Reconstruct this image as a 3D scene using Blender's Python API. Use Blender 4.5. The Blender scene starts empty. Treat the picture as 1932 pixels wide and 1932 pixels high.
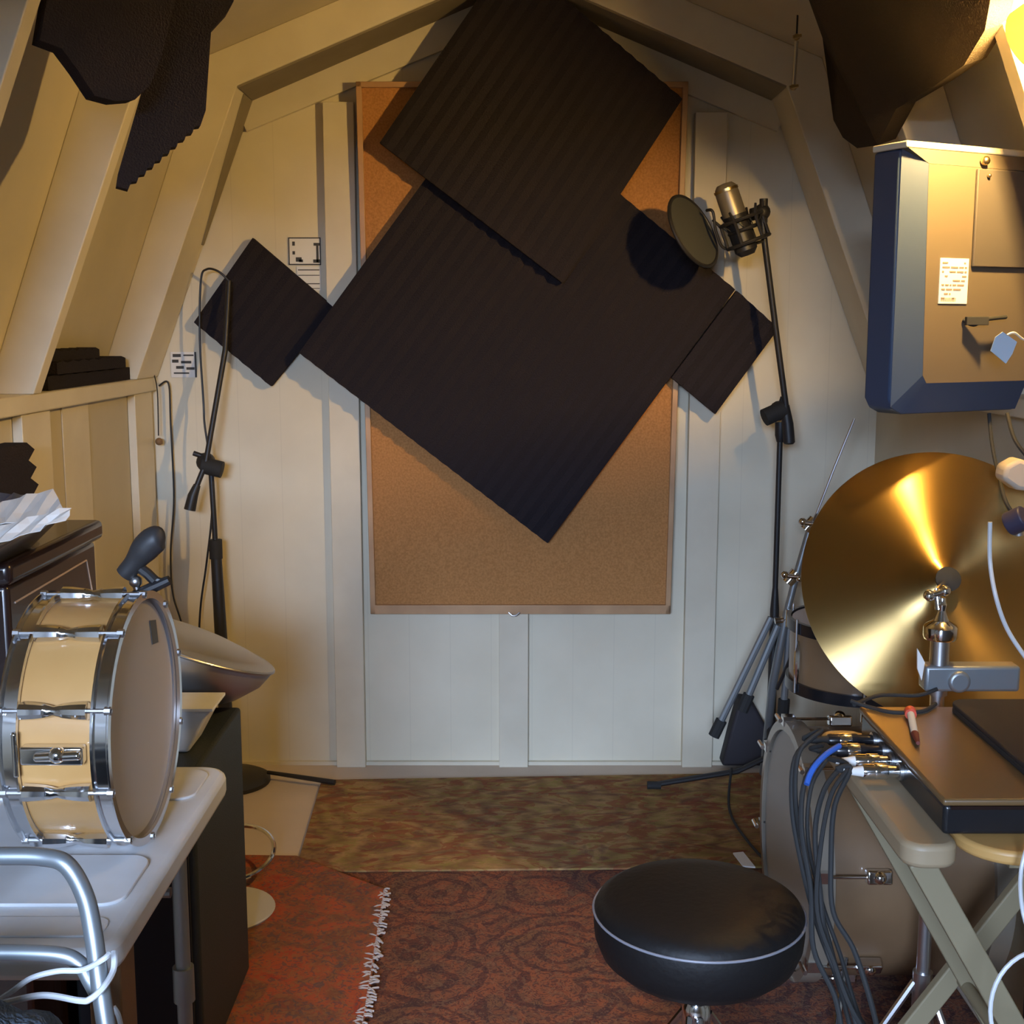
import bpy, bmesh, math, random
from mathutils import Vector, Matrix
random.seed(7)
S = bpy.context.scene
COL = S.collection
PI = math.pi
# ------------------------------------------------------------ camera, light, exposure
F = 2350.0
PITCH = math.radians(8.5)
CAM = Vector((0, 0, 1.45))
cd = bpy.data.cameras.new('camera'); cam = bpy.data.objects.new('camera', cd); COL.objects.link(cam)
cam.location = CAM; cam.rotation_euler = (PI/2 - PITCH, 0, 0)
cd.sensor_width = 36; cd.lens = 36*F/1932; cd.clip_start = .02
S.camera = cam
S.view_settings.view_transform = 'Standard'; S.view_settings.look = 'None'
S.view_settings.gamma = 1; S.view_settings.use_curve_mapping = False
S.view_settings.exposure = 0.38
w = bpy.data.worlds.new('world'); S.world = w; w.use_nodes = True
w.node_tree.nodes['Background'].inputs[0].default_value = (.55, .7, 1, 1)
w.node_tree.nodes['Background'].inputs[1].default_value = .5
ld = bpy.data.lights.new('window_daylight', 'AREA'); lo = bpy.data.objects.new('window_daylight', ld); COL.objects.link(lo)
# the sky seen through the window behind the camera: light comes down over the window's head
ld.shape = 'RECTANGLE'; ld.size = 3.4; ld.size_y = 2.3; ld.energy = 2300; ld.color = (.54, .70, 1)
lo.location = (-.7, -5.6, 3.15); lo.rotation_euler = (Vector((-.45, -1.5, 1.5)) - lo.location).to_track_quat('-Z', 'Y').to_euler()
LAMP = Vector((.883, 2.15, 1.93))
SHADE_AXIS = Vector((-.34, .84, -.38))   # which way the lamp's shade opens
BULB = 2700   # emission of the bulb's glass, the room's warm lamp

# ------------------------------------------------------------ helpers
cp, sp = math.cos(PITCH), math.sin(PITCH)
def ray(px, py):
    dx = (px-966)/F; dy = (966-py)/F
    return Vector((dx, cp+dy*sp, -sp+dy*cp))
def at(px, py, Y):
    r = ray(px, py); return CAM + r*(Y/r.y)
def atz(px, py, Z):
    r = ray(px, py); return CAM + r*((Z-CAM.z)/r.z)
def atx(px, py, X):
    r = ray(px, py); return CAM + r*(X/r.x)
def V(*a): return Vector(a)

MATS = {}
def mat(name, col, rough=.6, metal=0, spec=.5, emit=None, es=1, noise=None, bump=0, bscale=200, aniso=0, coat=0, trans=0):
    if name in MATS: return MATS[name]
    m = bpy.data.materials.new(name); m.use_nodes = True; nt = m.node_tree
    b = nt.nodes['Principled BSDF']
    b.inputs['Base Color'].default_value = (*col, 1); b.inputs['Roughness'].default_value = rough
    b.inputs['Metallic'].default_value = metal; b.inputs['Specular IOR Level'].default_value = spec
    b.inputs['Coat Weight'].default_value = coat
    if trans: b.inputs['Transmission Weight'].default_value = trans
    tc = nt.nodes.new('ShaderNodeTexCoord')
    if emit:
        b.inputs['Emission Color'].default_value = (*emit, 1); b.inputs['Emission Strength'].default_value = es
    if noise:
        col2, sc, lohi = noise
        n = nt.nodes.new('ShaderNodeTexNoise'); n.inputs['Scale'].default_value = sc; n.inputs['Detail'].default_value = 5
        nt.links.new(tc.outputs['Object'], n.inputs['Vector'])
        r = nt.nodes.new('ShaderNodeValToRGB'); r.color_ramp.elements[0].position = lohi[0]; r.color_ramp.elements[1].position = lohi[1]
        r.color_ramp.elements[0].color = (*col, 1); r.color_ramp.elements[1].color = (*col2, 1)
        nt.links.new(n.outputs['Fac'], r.inputs['Fac']); nt.links.new(r.outputs['Color'], b.inputs['Base Color'])
    if bump:
        n = nt.nodes.new('ShaderNodeTexNoise'); n.inputs['Scale'].default_value = bscale
        nt.links.new(tc.outputs['Object'], n.inputs['Vector'])
        bp = nt.nodes.new('ShaderNodeBump'); bp.inputs['Strength'].default_value = bump; bp.inputs['Distance'].default_value = .01
        nt.links.new(n.outputs['Fac'], bp.inputs['Height']); nt.links.new(bp.outputs['Normal'], b.inputs['Normal'])
    if aniso:
        b.inputs['Anisotropic'].default_value = aniso
        b.inputs['Anisotropic Rotation'].default_value = .25
        t = nt.nodes.new('ShaderNodeTangent'); t.direction_type = 'RADIAL'; t.axis = 'Z'
        nt.links.new(t.outputs['Tangent'], b.inputs['Tangent'])
    MATS[name] = m; return m

M = dict(
 trim=mat('painted_trim', (.70, .64, .50), .5, noise=((.62, .56, .43), 6, (.35, .75))),
 slope=mat('painted_slope_board', (.58, .52, .39), .65, noise=((.50, .45, .33), 3, (.35, .75))),
 foam=mat('charcoal_foam', (.027, .023, .028), 1, spec=.12, bump=.5, bscale=260),
 cork=mat('cork', (.50, .24, .085), .9, spec=.2, noise=((.37, .17, .058), 160, (.35, .7)), bump=.2, bscale=180),
 pine=mat('pine_frame', (.55, .33, .17), .45, noise=((.42, .24, .12), 9, (.35, .7))),
 black=mat('black_paint', (.018, .017, .018), .45),
 blackgloss=mat('black_plastic', (.014, .014, .016), .25),
 rubber=mat('black_rubber', (.02, .02, .02), .8),
 vinyl=mat('black_vinyl', (.008, .007, .007), .55, spec=.3, bump=.08, bscale=90),
 chrome=mat('chrome', (.75, .76, .78), .12, 1),
 steel=mat('brushed_steel', (.55, .55, .56), .35, 1),
 alu=mat('grey_tube', (.30, .33, .35), .42, .7),
 silver=mat('silver_dish', (.46, .45, .44), .38, .75),
 maple=mat('maple_shell', (.58, .33, .12), .3, coat=.5, noise=((.48, .25, .08), 7, (.3, .75))),
 head=mat('drum_head', (.60, .57, .57), .55),
 white=mat('white_plastic', (.70, .72, .74), .38, noise=((.62, .64, .66), 14, (.3, .8))),
 paper=mat('white_paper', (.78, .77, .74), .7),
 ink=mat('ink', (.05, .05, .05), .7),
 mahog=mat('dark_mahogany', (.02, .0095, .008), .25, coat=.25, noise=((.012, .006, .006), 12, (.3, .8))),
 tan=mat('tan_wood', (.50, .36, .18), .5, noise=((.42, .29, .14), 8, (.3, .8))),
 brownwood=mat('brown_wood', (.22, .12, .05), .6, noise=((.15, .08, .035), 8, (.3, .8))),
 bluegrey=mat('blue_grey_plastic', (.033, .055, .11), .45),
 panelback=mat('panel_back_plastic', (.115, .092, .068), .45),
 blue=mat('blue_tape', (.03, .12, .5), .5),
 red=mat('red_cap', (.6, .07, .03), .5),
 rail=mat('rail_wood', (.34, .26, .16), .5),
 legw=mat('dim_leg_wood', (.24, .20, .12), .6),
 traytop=mat('orange_wood', (.62, .36, .12), .45, noise=((.52, .29, .09), 7, (.3, .8))),
 kick=mat('shaded_maple_shell', (.19, .115, .06), .35, coat=.3, noise=((.14, .085, .045), 7, (.3, .75))),  # maple darkened, the shade on these drums is put into the colour
 redbrown=mat('console_lid', (.16, .095, .04), .35),
 brass=mat('aged_brass', (.55, .42, .22), .3, 1),
 bulb=mat('lit_bulb', (1, .8, .5), .5, emit=(1, .62, .19), es=BULB),
 cyblack=mat('black_cap', (.01, .01, .01), .5),
 mesh_=mat('mic_grille', (.30, .26, .20), .4, .6),
 nylon=mat('nylon_screen', (.05, .052, .05), .8),
)
cym = mat('bronze_cymbal', (.44, .29, .11), .29, 1, aniso=.92)

def new_obj(name, bm, m, parent=None, smooth=35, bevel=0):
    me = bpy.data.meshes.new(name)
    bmesh.ops.recalc_face_normals(bm, faces=bm.faces[:])
    if parent is not None:
        bm.transform(parent_world(parent).inverted())
    bm.to_mesh(me); bm.free()
    me.materials.append(m)
    if smooth:
        me.polygons.foreach_set('use_smooth', [True]*len(me.polygons))
        me.set_sharp_from_angle(angle=math.radians(smooth))
    o = bpy.data.objects.new(name, me); COL.objects.link(o)
    if parent is not None: o.parent = parent
    if bevel:
        b = o.modifiers.new('bevel', 'BEVEL'); b.width = bevel; b.segments = 3; b.limit_method = 'ANGLE'; b.angle_limit = .6
    return o
def parent_world(p):
    m = Matrix.Translation(p.location) @ p.rotation_euler.to_matrix().to_4x4()
    return parent_world(p.parent) @ m if p.parent else m
def tag(o, label, cat, group=None):
    o['label'] = label; o['category'] = cat
    if group: o['group'] = group
    return o
def thing(name, label, cat, loc, group=None, rot=None):
    o = bpy.data.objects.new(name, None); COL.objects.link(o); o.empty_display_size = .05
    o.location = loc
    if rot: o.rotation_euler = rot
    return tag(o, label, cat, group)
def struct(name, bm, m, **k):
    o = new_obj(name, bm, m, **k); o['kind'] = 'structure'; return o
def solo(name, bm, m, label, cat, group=None, **k):
    return tag(new_obj(name, bm, m, **k), label, cat, group)

def B(): return bmesh.new()
def box(bm, lo, hi, mtx=None):
    lo = Vector(lo); hi = Vector(hi)
    vs = [bm.verts.new(Vector((x, y, z))) for x in (lo.x, hi.x) for y in (lo.y, hi.y) for z in (lo.z, hi.z)]
    for f in ((0,1,3,2),(4,6,7,5),(0,4,5,1),(2,3,7,6),(0,2,6,4),(1,5,7,3)):
        bm.faces.new([vs[i] for i in f])
    if mtx is not None: bmesh.ops.transform(bm, matrix=mtx, verts=vs)
    return bm
def prism(bm, pts, vec):
    """solid from a planar loop of points swept along vec"""
    vec = Vector(vec); a = [bm.verts.new(p) for p in pts]; b = [bm.verts.new(Vector(p)+vec) for p in pts]
    n = len(a); bm.faces.new(a); bm.faces.new(b[::-1])
    for i in range(n): bm.faces.new((a[i], b[i], b[(i+1) % n], a[(i+1) % n]))
    return bm
def cr(pts, n=8, closed=False):
    pts = [Vector(p) for p in pts]; out = []; N = len(pts)
    rng = range(N) if closed else range(N-1)
    for i in rng:
        if closed: p0, p1, p2, p3 = pts[i-1], pts[i], pts[(i+1) % N], pts[(i+2) % N]
        else: p0, p1, p2, p3 = pts[max(i-1, 0)], pts[i], pts[i+1], pts[min(i+2, N-1)]
        for k in range(n):
            t = k/n
            out.append(.5*((2*p1)+(p2-p0)*t+(2*p0-5*p1+4*p2-p3)*t*t+(3*p1-p0-3*p2+p3)*t**3))
    if not closed: out.append(pts[-1])
    return out
def tube(bm, pts, r, seg=10, closed=False, cap=True):
    pts = [Vector(p) for p in pts]; n = len(pts)
    rs = r if isinstance(r, (list, tuple)) else [r]*n
    t0 = (pts[1]-pts[0]).normalized()
    u = t0.orthogonal().normalized(); rings = []
    for i, p in enumerate(pts):
        if closed: t = (pts[(i+1) % n]-pts[i-1]).normalized()
        else: t = (pts[min(i+1, n-1)]-pts[max(i-1, 0)]).normalized()
        u = (u - t*u.dot(t)); u.normalize(); v = t.cross(u)
        rings.append([bm.verts.new(p+(u*math.cos(a)+v*math.sin(a))*rs[i]) for a in [2*PI*k/seg for k in range(seg)]])
    for i in range(n if closed else n-1):
        A, C = rings[i], rings[(i+1) % n]
        off = 0
        if closed and i == n-1:
            off = min(range(seg), key=lambda o: (A[0].co-C[o].co).length)
        for k in range(seg):
            bm.faces.new((A[k], A[(k+1) % seg], C[(k+1+off) % seg], C[(k+off) % seg]))
    if cap and not closed: bm.faces.new(rings[0][::-1]); bm.faces.new(rings[-1])
    return bm
def lathe(bm, prof, o, axis, seg=32, closed=False):
    """prof: (radius, height along axis)"""
    o = Vector(o); axis = Vector(axis).normalized(); u = axis.orthogonal().normalized(); v = axis.cross(u)
    rings = []
    for r, h in prof:
        if r < 1e-6: rings.append([bm.verts.new(o+axis*h)])
        else: rings.append([bm.verts.new(o+axis*h+(u*math.cos(a)+v*math.sin(a))*r) for a in [2*PI*k/seg for k in range(seg)]])
    m = len(rings)
    for i in range(m if closed else m-1):
        A, C = rings[i], rings[(i+1) % m]
        for k in range(seg):
            k2 = (k+1) % seg
            if len(A) == 1 and len(C) == 1: continue
            if len(A) == 1: bm.faces.new((A[0], C[k2], C[k]))
            elif len(C) == 1: bm.faces.new((A[k], A[k2], C[0]))
            else: bm.faces.new((A[k], A[k2], C[k2], C[k]))
    if not closed:
        if len(rings[0]) > 1: bm.faces.new(rings[0][::-1])
        if len(rings[-1]) > 1: bm.faces.new(rings[-1])
    return bm
def cyl(bm, a, b, r, seg=20, r2=None):
    a = Vector(a); b = Vector(b); L = (b-a).length
    return lathe(bm, [(r, 0), (r if r2 is None else r2, L)], a, b-a, seg)
def ball(bm, c, r, seg=16):
    return lathe(bm, [(r*math.sin(PI*i/8), -r*math.cos(PI*i/8)) for i in range(9)], c, (0, 0, 1), seg)

# ------------------------------------------------------------ room shell
Y0, YW = -1.5, 4.0
KX = 1.17; LZ = 1.29; SX = 1.24; BX, BZ = .90, 2.22; PZ = 2.58
def grooved():
    m = bpy.data.materials.new('painted_wall_boards'); m.use_nodes = True; nt = m.node_tree; b = nt.nodes['Principled BSDF']
    tc = nt.nodes.new('ShaderNodeTexCoord'); sx = nt.nodes.new('ShaderNodeSeparateXYZ'); nt.links.new(tc.outputs['Object'], sx.inputs[0])
    def mth(op, a, bv=None):
        n = nt.nodes.new('ShaderNodeMath'); n.operation = op
        if isinstance(a, (int, float)): n.inputs[0].default_value = a
        else: nt.links.new(a, n.inputs[0])
        if bv is not None:
            if isinstance(bv, (int, float)): n.inputs[1].default_value = bv
            else: nt.links.new(bv, n.inputs[1])
        return n.outputs[0]
    q = mth('FRACT', mth('MULTIPLY', mth('ADD', sx.outputs['X'], 10.06), 1/.135))
    d = mth('LESS_THAN', q, .02)
    n = nt.nodes.new('ShaderNodeTexNoise'); n.inputs['Scale'].default_value = 5; n.inputs['Detail'].default_value = 6
    nt.links.new(tc.outputs['Object'], n.inputs['Vector'])
    r = nt.nodes.new('ShaderNodeValToRGB'); r.color_ramp.elements[0].position = .3; r.color_ramp.elements[1].position = .8
    r.color_ramp.elements[0].color = (.74, .68, .53, 1); r.color_ramp.elements[1].color = (.66, .60, .46, 1)
    nt.links.new(n.outputs['Fac'], r.inputs['Fac'])
    mx = nt.nodes.new('ShaderNodeMix'); mx.data_type = 'RGBA'
    nt.links.new(mth('MULTIPLY', d, .13), mx.inputs[0]); nt.links.new(r.outputs['Color'], mx.inputs[6]); mx.inputs[7].default_value = (.35, .31, .25, 1)
    nt.links.new(mx.outputs[2], b.inputs['Base Color']); b.inputs['Roughness'].default_value = .6
    return m
wallm = grooved()
floor_m = mat('painted_floor', (.60, .50, .41), .6, noise=((.52, .43, .35), 4, (.3, .8)))
struct('floor', box(B(), (-1.6, Y0-.1, -.08), (1.6, YW+.1, 0)), floor_m)
# end wall facing the camera
prof = [(-1.6, 0), (1.6, 0), (1.6, LZ), (SX+.1, LZ), (BX+.1, BZ+.1), (0, PZ+.1), (-BX-.1, BZ+.1), (-SX-.1, LZ), (-1.6, LZ)]
struct('wall_back', prism(B(), [V(x, YW, z) for x, z in prof], (0, .1, 0)), wallm)
# wall behind the camera, with the window the daylight comes through
bm = B()
box(bm, (-1.6, Y0-.1, 0), (-.95, Y0, 2.7)); box(bm, (.05, Y0-.1, 0), (1.6, Y0, 2.7))
box(bm, (-.95, Y0-.1, 0), (.05, Y0, 1.0)); box(bm, (-.95, Y0-.1, 2.1), (.05, Y0, 2.7))
struct('wall_front', bm, wallm)
bm = B()
for x in (-.95, -.47, .01): box(bm, (x, Y0-.06, 1.0), (x+.04, Y0-.02, 2.1))
for z in (1.0, 1.53, 2.06): box(bm, (-.95, Y0-.06, z), (.05, Y0-.02, z+.04))
struct('window_1', bm, M['trim'])
for s, nm in ((-1, 'left'), (1, 'right')):
    struct('wall_'+nm, box(B(), (s*KX, Y0, 0), (s*(KX+.08), YW, LZ-.045)), M['slope'], bevel=0)
    struct('ledge_'+nm if False else 'trim_%d' % (1 if s < 0 else 2),
           box(B(), (s*(KX-.035), Y0, LZ-.045), (s*(SX+.06), YW, LZ)), M['trim'], bevel=.004)
    pts = [V(s*SX, Y0, LZ), V(s*BX, Y0, BZ), V(s*(BX+.08), Y0, BZ+.03), V(s*(SX+.08), Y0, LZ)]
    struct('wall_slope_'+nm, prism(B(), pts, (0, YW-Y0, 0)), M['slope'])
struct('ceiling', prism(B(), [V(-BX, Y0, BZ), V(0, Y0, PZ), V(BX, Y0, BZ), V(BX+.05, Y0, BZ+.08), V(0, Y0, PZ+.1), V(-BX-.05, Y0, BZ+.08)], (0, YW-Y0, 0)), M['slope'])
# arched ribs under the gambrel roof
def band(y0, y1, d1, legs=True):
    out = [(-SX, LZ), (-BX, BZ), (0, PZ), (BX, BZ), (SX, LZ)]
    inn = [(-SX+d1*1.1, LZ), (-BX+d1, BZ-d1*.78), (0, PZ-d1*1.1), (BX-d1, BZ-d1*.78), (SX-d1*1.1, LZ)]
    if not legs: out, inn = out[1:-1], inn[1:-1]
    bm = B(); n = len(out)
    vs = [[bm.verts.new((x, y, z)) for x, z in L] for y in (y0, y1) for L in (out, inn)]
    a0, b0, a1, b1 = vs
    for i in range(n-1):
        bm.faces.new((a0[i], a0[i+1], b0[i+1], b0[i])); bm.faces.new((a1[i], b1[i], b1[i+1], a1[i+1]))
        bm.faces.new((b0[i], b0[i+1], b1[i+1], b1[i])); bm.faces.new((a0[i], a1[i], a1[i+1], a0[i+1]))
    for i in (0, n-1): bm.faces.new((a0[i], b0[i], b1[i], a1[i]))
    return bm
k = 3
for y0, y1, d in ((3.77, 3.995, .1), (2.95, 3.0, .1), (2.27, 2.32, .109), (1.55, 1.6, .1), (.8, .85, .1)):
    struct('trim_%d' % k, band(y0, y1, d), M['trim'], smooth=0, bevel=.003); k += 1
# darker grey-brown strip under the rib nearest the end wall
def inner_line(z):
    (x0, z0), (x1, z1) = (SX-.11, LZ), (BX-.1, BZ-.078); return x0+(x1-x0)*(z-z0)/(z1-z0)
strip_mat = mat('grey_brown_wood', (.26, .22, .16), .8, noise=((.20, .17, .12), 8, (.3, .8)))  # plain grey-brown, darker than the rib's own trim colour
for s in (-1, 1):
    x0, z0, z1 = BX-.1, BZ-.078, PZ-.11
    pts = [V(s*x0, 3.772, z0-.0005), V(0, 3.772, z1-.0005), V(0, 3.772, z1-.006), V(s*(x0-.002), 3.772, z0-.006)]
    struct('trim_%d' % k, prism(B(), pts, (0, .222, 0)), strip_mat, smooth=0); k += 1
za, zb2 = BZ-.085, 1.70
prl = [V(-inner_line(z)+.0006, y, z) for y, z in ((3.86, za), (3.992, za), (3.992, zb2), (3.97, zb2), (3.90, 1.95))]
struct('trim_%d' % k, prism(B(), prl, (.003, 0, 0)), strip_mat, smooth=0); k += 1
# rake trim on the end wall
bm = B()
for s in (-1, 1):
    prism(bm, [V(s*.86, 3.98, 2.13), V(0, 3.98, 2.46), V(0, 3.98, 2.37), V(s*.82, 3.98, 2.045)], (0, .018, 0))
struct('trim_%d' % k, bm, M['trim'], smooth=0); k += 1
# vertical battens (x on the end wall from the photograph)
for xa, xb, zt in ((at(638, 1435, 4).x, at(692, 1435, 4).x, 2.13), (at(942, 1435, 4).x, at(996, 1435, 4).x, .62), (at(1284, 1435, 4).x, at(1340, 1435, 4).x, 2.1)):
    struct('trim_%d' % k, box(B(), (xa, 3.964, 0), (xb, 3.999, zt)), M['trim'], bevel=.002); k += 1
for px in (50, 258):      # studs on the low left wall
    y = atx(px, 800, -1.17).y
    struct('trim_%d' % k, box(B(), (-1.169, y-.09, 0), (-1.145, y+.09, LZ-.046)), M['trim'], bevel=.002); k += 1
y = atx(170, 900, -1.17).y
struct('trim_%d' % k, box(B(), (-1.1695, y-.2, 0), (-1.1655, y, LZ-.046)), M['trim'], bevel=.001); k += 1
struct('baseboard_back', box(B(), (-1.16, 3.985, 0), (1.16, 3.999, .012)), M['trim'])

# ------------------------------------------------------------ rugs
def rug_mat(name, cols, kind):
    m = bpy.data.materials.new(name); m.use_nodes = True; nt = m.node_tree; b = nt.nodes['Principled BSDF']
    b.inputs['Roughness'].default_value = .95; b.inputs['Specular IOR Level'].default_value = .1
    tc = nt.nodes.new('ShaderNodeTexCoord'); L = nt.links.new
    mp = nt.nodes.new('ShaderNodeMapping'); L(tc.outputs['Object'], mp.inputs[0])
    r = nt.nodes.new('ShaderNodeValToRGB'); e = r.color_ramp.elements
    while len(e) < len(cols): e.new(.5)
    for i, c in enumerate(cols): e[i].position = .25+.5*i/(len(cols)-1); e[i].color = (*c, 1)
    def noise(sc, det=4, dist=0, vec=None):
        n = nt.nodes.new('ShaderNodeTexNoise'); n.inputs['Scale'].default_value = sc; n.inputs['Detail'].default_value = det
        n.inputs['Distortion'].default_value = dist; L(vec or mp.outputs[0], n.inputs['Vector']); return n.outputs['Fac']
    def mix(f, a, c, mode='MIX'):
        n = nt.nodes.new('ShaderNodeMix'); n.data_type = 'RGBA'; n.blend_type = mode
        if isinstance(f, float): n.inputs[0].default_value = f
        else: L(f, n.inputs[0])
        L(a, n.inputs[6])
        if isinstance(c, tuple): n.inputs[7].default_value = (*c, 1)
        else: L(c, n.inputs[7])
        return n.outputs[2]
    def math_(op, a, v):
        n = nt.nodes.new('ShaderNodeMath'); n.operation = op; L(a, n.inputs[0])
        if isinstance(v, (int, float)): n.inputs[1].default_value = v
        else: L(v, n.inputs[1])
        return n.outputs[0]
    if kind == 'leaf':
        mp.inputs['Scale'].default_value = (1, 2.0, 1)
        L(noise(3.2, 6, 3.5), r.inputs['Fac']); c = r.outputs['Color']
        wv = nt.nodes.new('ShaderNodeTexWave'); wv.inputs['Scale'].default_value = 2.6; wv.inputs['Distortion'].default_value = 16; wv.inputs['Detail'].default_value = 4
        wv.inputs['Detail Scale'].default_value = 1.0; L(mp.outputs[0], wv.inputs['Vector'])
        c = mix(math_('MULTIPLY', wv.outputs['Fac'], .5), c, (.12, .05, .03))
        c = mix(math_('MULTIPLY', math_('GREATER_THAN', noise(7, 4, 2), .54), .55), c, (.26, .055, .03))
        c = mix(math_('MULTIPLY', noise(55, 3, 1), .5), c, (.09, .045, .025))
        c = mix(math_('MULTIPLY', math_('GREATER_THAN', noise(11, 2, 3), .60), .5), c, (.24, .19, .05))
    elif kind == 'rings':
        L(noise(14, 5, 1), r.inputs['Fac']); c = r.outputs['Color']
        v = nt.nodes.new('ShaderNodeTexVoronoi'); v.inputs['Scale'].default_value = 4.0; v.inputs['Randomness'].default_value = .6
        nn = nt.nodes.new('ShaderNodeTexNoise'); nn.inputs['Scale'].default_value = 9; L(mp.outputs[0], nn.inputs['Vector'])
        va = nt.nodes.new('ShaderNodeVectorMath'); va.operation = 'SCALE'; va.inputs['Scale'].default_value = .07; L(nn.outputs['Color'], va.inputs[0])
        vb = nt.nodes.new('ShaderNodeVectorMath'); vb.operation = 'ADD'; L(va.outputs[0], vb.inputs[0]); L(mp.outputs[0], vb.inputs[1])
        L(vb.outputs[0], v.inputs['Vector'])
        s = math_('SINE', math_('MULTIPLY', v.outputs['Distance'], 38), 0)
        c = mix(math_('MULTIPLY', math_('GREATER_THAN', s, .55), .55), c, (.045, .025, .03))
        c = mix(math_('MULTIPLY', math_('GREATER_THAN', noise(30, 4, 5), .53), .6), c, (.05, .03, .035))
        c = mix(math_('MULTIPLY', math_('GREATER_THAN', noise(60, 3, 2), .58), .4), c, (.22, .13, .08))
    else:
        L(noise(9, 5, 1.2), r.inputs['Fac']); c = r.outputs['Color']
        v = nt.nodes.new('ShaderNodeTexVoronoi'); v.inputs['Scale'].default_value = 6.5; v.inputs['Randomness'].default_value = .8
        L(mp.outputs[0], v.inputs['Vector'])
        c = mix(math_('MULTIPLY', math_('LESS_THAN', v.outputs['Distance'], .22), .65), c, (.08, .08, .09))
        c = mix(math_('MULTIPLY', math_('GREATER_THAN', noise(26, 4, 3), .54), .55), c, (.26, .13, .06))
        c = mix(math_('MULTIPLY', math_('GREATER_THAN', noise(48, 3, 2), .57), .6), c, (.09, .07, .08))
    L(c, b.inputs['Base Color'])
    bp = nt.nodes.new('ShaderNodeBump'); bp.inputs['Strength'].default_value = .4; bp.inputs['Distance'].default_value = .004
    L(noise(240, 2), bp.inputs['Height']); L(bp.outputs[0], b.inputs['Normal'])
    return m
def rug(z, corners):
    return prism(B(), [V(p.x, p.y, z) for p in corners], (0, 0, .006))
c = [atz(590, 1648, 0), atz(1600, 1640, 0)]
solo('rug', rug(.0002, [c[0], V(.98, c[1].y, 0), V(.98, .6, 0), V(-.42, .6, 0)]),
     rug_mat('rust_rug', [(.16, .055, .035), (.24, .085, .045), (.15, .07, .045), (.20, .10, .05)], 'rings'),
     'rust red rug with dark circle pattern under the black drum stool', 'rug', bevel=.002)
solo('rug', rug(.0066, [atz(607, 1478, 0), atz(1600, 1462, 0), V(1.1, atz(1600, 1640, 0).y, 0), V(atz(557, 1652, 0).x, atz(557, 1652, 0).y, 0)]),
     rug_mat('olive_rug', [(.40, .15, .08), (.36, .27, .09), (.46, .28, .12), (.24, .15, .08), (.42, .11, .08)], 'leaf'),
     'olive and brown leafy rug lying along the foot of the back wall', 'rug', bevel=.002)
rr = thing('rug', 'bright red patterned rug with pale fringe beside the white table', 'rug', (-.8, 2.2, .0125))
rc = [atz(360, 1622, 0), atz(560, 1626, 0), atz(728, 1690, 0), atz(690, 1932, 0), V(-.40, .9, 0), V(-1.1, .9, 0), V(-1.1, 3.0, 0)]
rc[0] = V(-.98, atz(360, 1622, 0).y, 0); rc = rc[:5]+[V(-.98, .9, 0)]
new_obj('rug_pile', rug(.0127, rc), rug_mat('red_rug', [(.30, .045, .03), (.38, .09, .04), (.19, .085, .05), (.34, .05, .035)], 'red'), rr, bevel=.002)
bm = B(); a, b_ = rc[2], rc[3]
for i in range(150):
    t = i/149; p = a.lerp(b_+ (b_-a)*.6, t); L = .008+random.random()*.015
    p = V(p.x-.004, p.y, .0175); d = V(L*(1 if random.random() < .6 else -1.0), random.uniform(-.02, .02), -.001)
    tube(bm, [p, p+d*.5+V(0, 0, .002), p+d+V(0, 0, -.0005)], .0026, 5)
fr = new_obj('fringe', bm, mat('fringe_wool', (.45, .40, .38), .9), rr); fr['kind'] = 'stuff'

# ------------------------------------------------------------ corkboard
YB = 3.94
def bd(px, py, off=0):   # the board leans out at its top
    Y = 3.948 - .02*(1155-py)/1000 - off
    return at(px, py, Y)
cb = thing('corkboard', 'large cork notice board in a pine frame leaning on the back wall', 'notice board', at(980, 1155, 3.955))
TL, TR, BR, BL = bd(672, 155), bd(1298, 155), bd(1264, 1157), bd(700, 1157)
nrm = (TR-TL).cross(BL-TL).normalized()
if nrm.y > 0: nrm = -nrm
new_obj('cork_sheet', prism(B(), [TL, TR, BR, BL], -nrm*.012), M['cork'], cb)
wf = .03
for (p, q, iw, jw) in ((TL, TR, BL-TL, BR-TR), (BL, BR, TL-BL, TR-BR), (TL, BL, TR-TL, BR-BL), (TR, BR, TL-TR, BL-BR)):
    ww = wf if (p - q).x**2 > .1 and p is BL else .017
    pts = [p, q, q+jw.normalized()*ww, p+iw.normalized()*ww]
    new_obj('frame_rail', prism(B(), [x-nrm*.0125 for x in pts], nrm*.026), M['pine'], cb, bevel=.002)
cl = at(970, 1158, 3.93)
bm = B(); tube(bm, [cl+V(-.018, 0, .004), cl+V(-.006, -.003, -.006), cl+V(.006, -.003, -.006), cl+V(.018, 0, .004)], .003, 8)
new_obj('hanging_clip', bm, M['steel'], cb)

# ------------------------------------------------------------ acoustic foam
def foam_sheet(A, Bq, C, D, pitch, thick, toward, base=.012):
    """A-B is the toothed edge, ridges run from A-B to D-C"""
    n = max(2, int(round((Bq-A).length/pitch))); bm = B(); front, back = [], []
    N = 2*n
    for i in range(N+1):
        t = i/N; h = thick if i % 2 else thick-.011
        p = A.lerp(Bq, t); q = D.lerp(C, t)
        front.append((bm.verts.new(p+toward*h), bm.verts.new(q+toward*h))); back.append((bm.verts.new(p), bm.verts.new(q)))
    for i in range(N):
        f0, f1, b0, b1 = front[i], front[i+1], back[i], back[i+1]
        bm.faces.new((f0[0], f1[0], f1[1], f0[1])); bm.faces.new((b0[0], b0[1], b1[1], b1[0]))
        bm.faces.new((f0[0], b0[0], b1[0], f1[0])); bm.faces.new((f0[1], f1[1], b1[1], b0[1]))
    bm.faces.new((front[0][0], front[0][1], back[0][1], back[0][0])); bm.faces.new((front[N][0], back[N][0], back[N][1], front[N][1]))
    return bm
tw = V(0, -1, 0)
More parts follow.
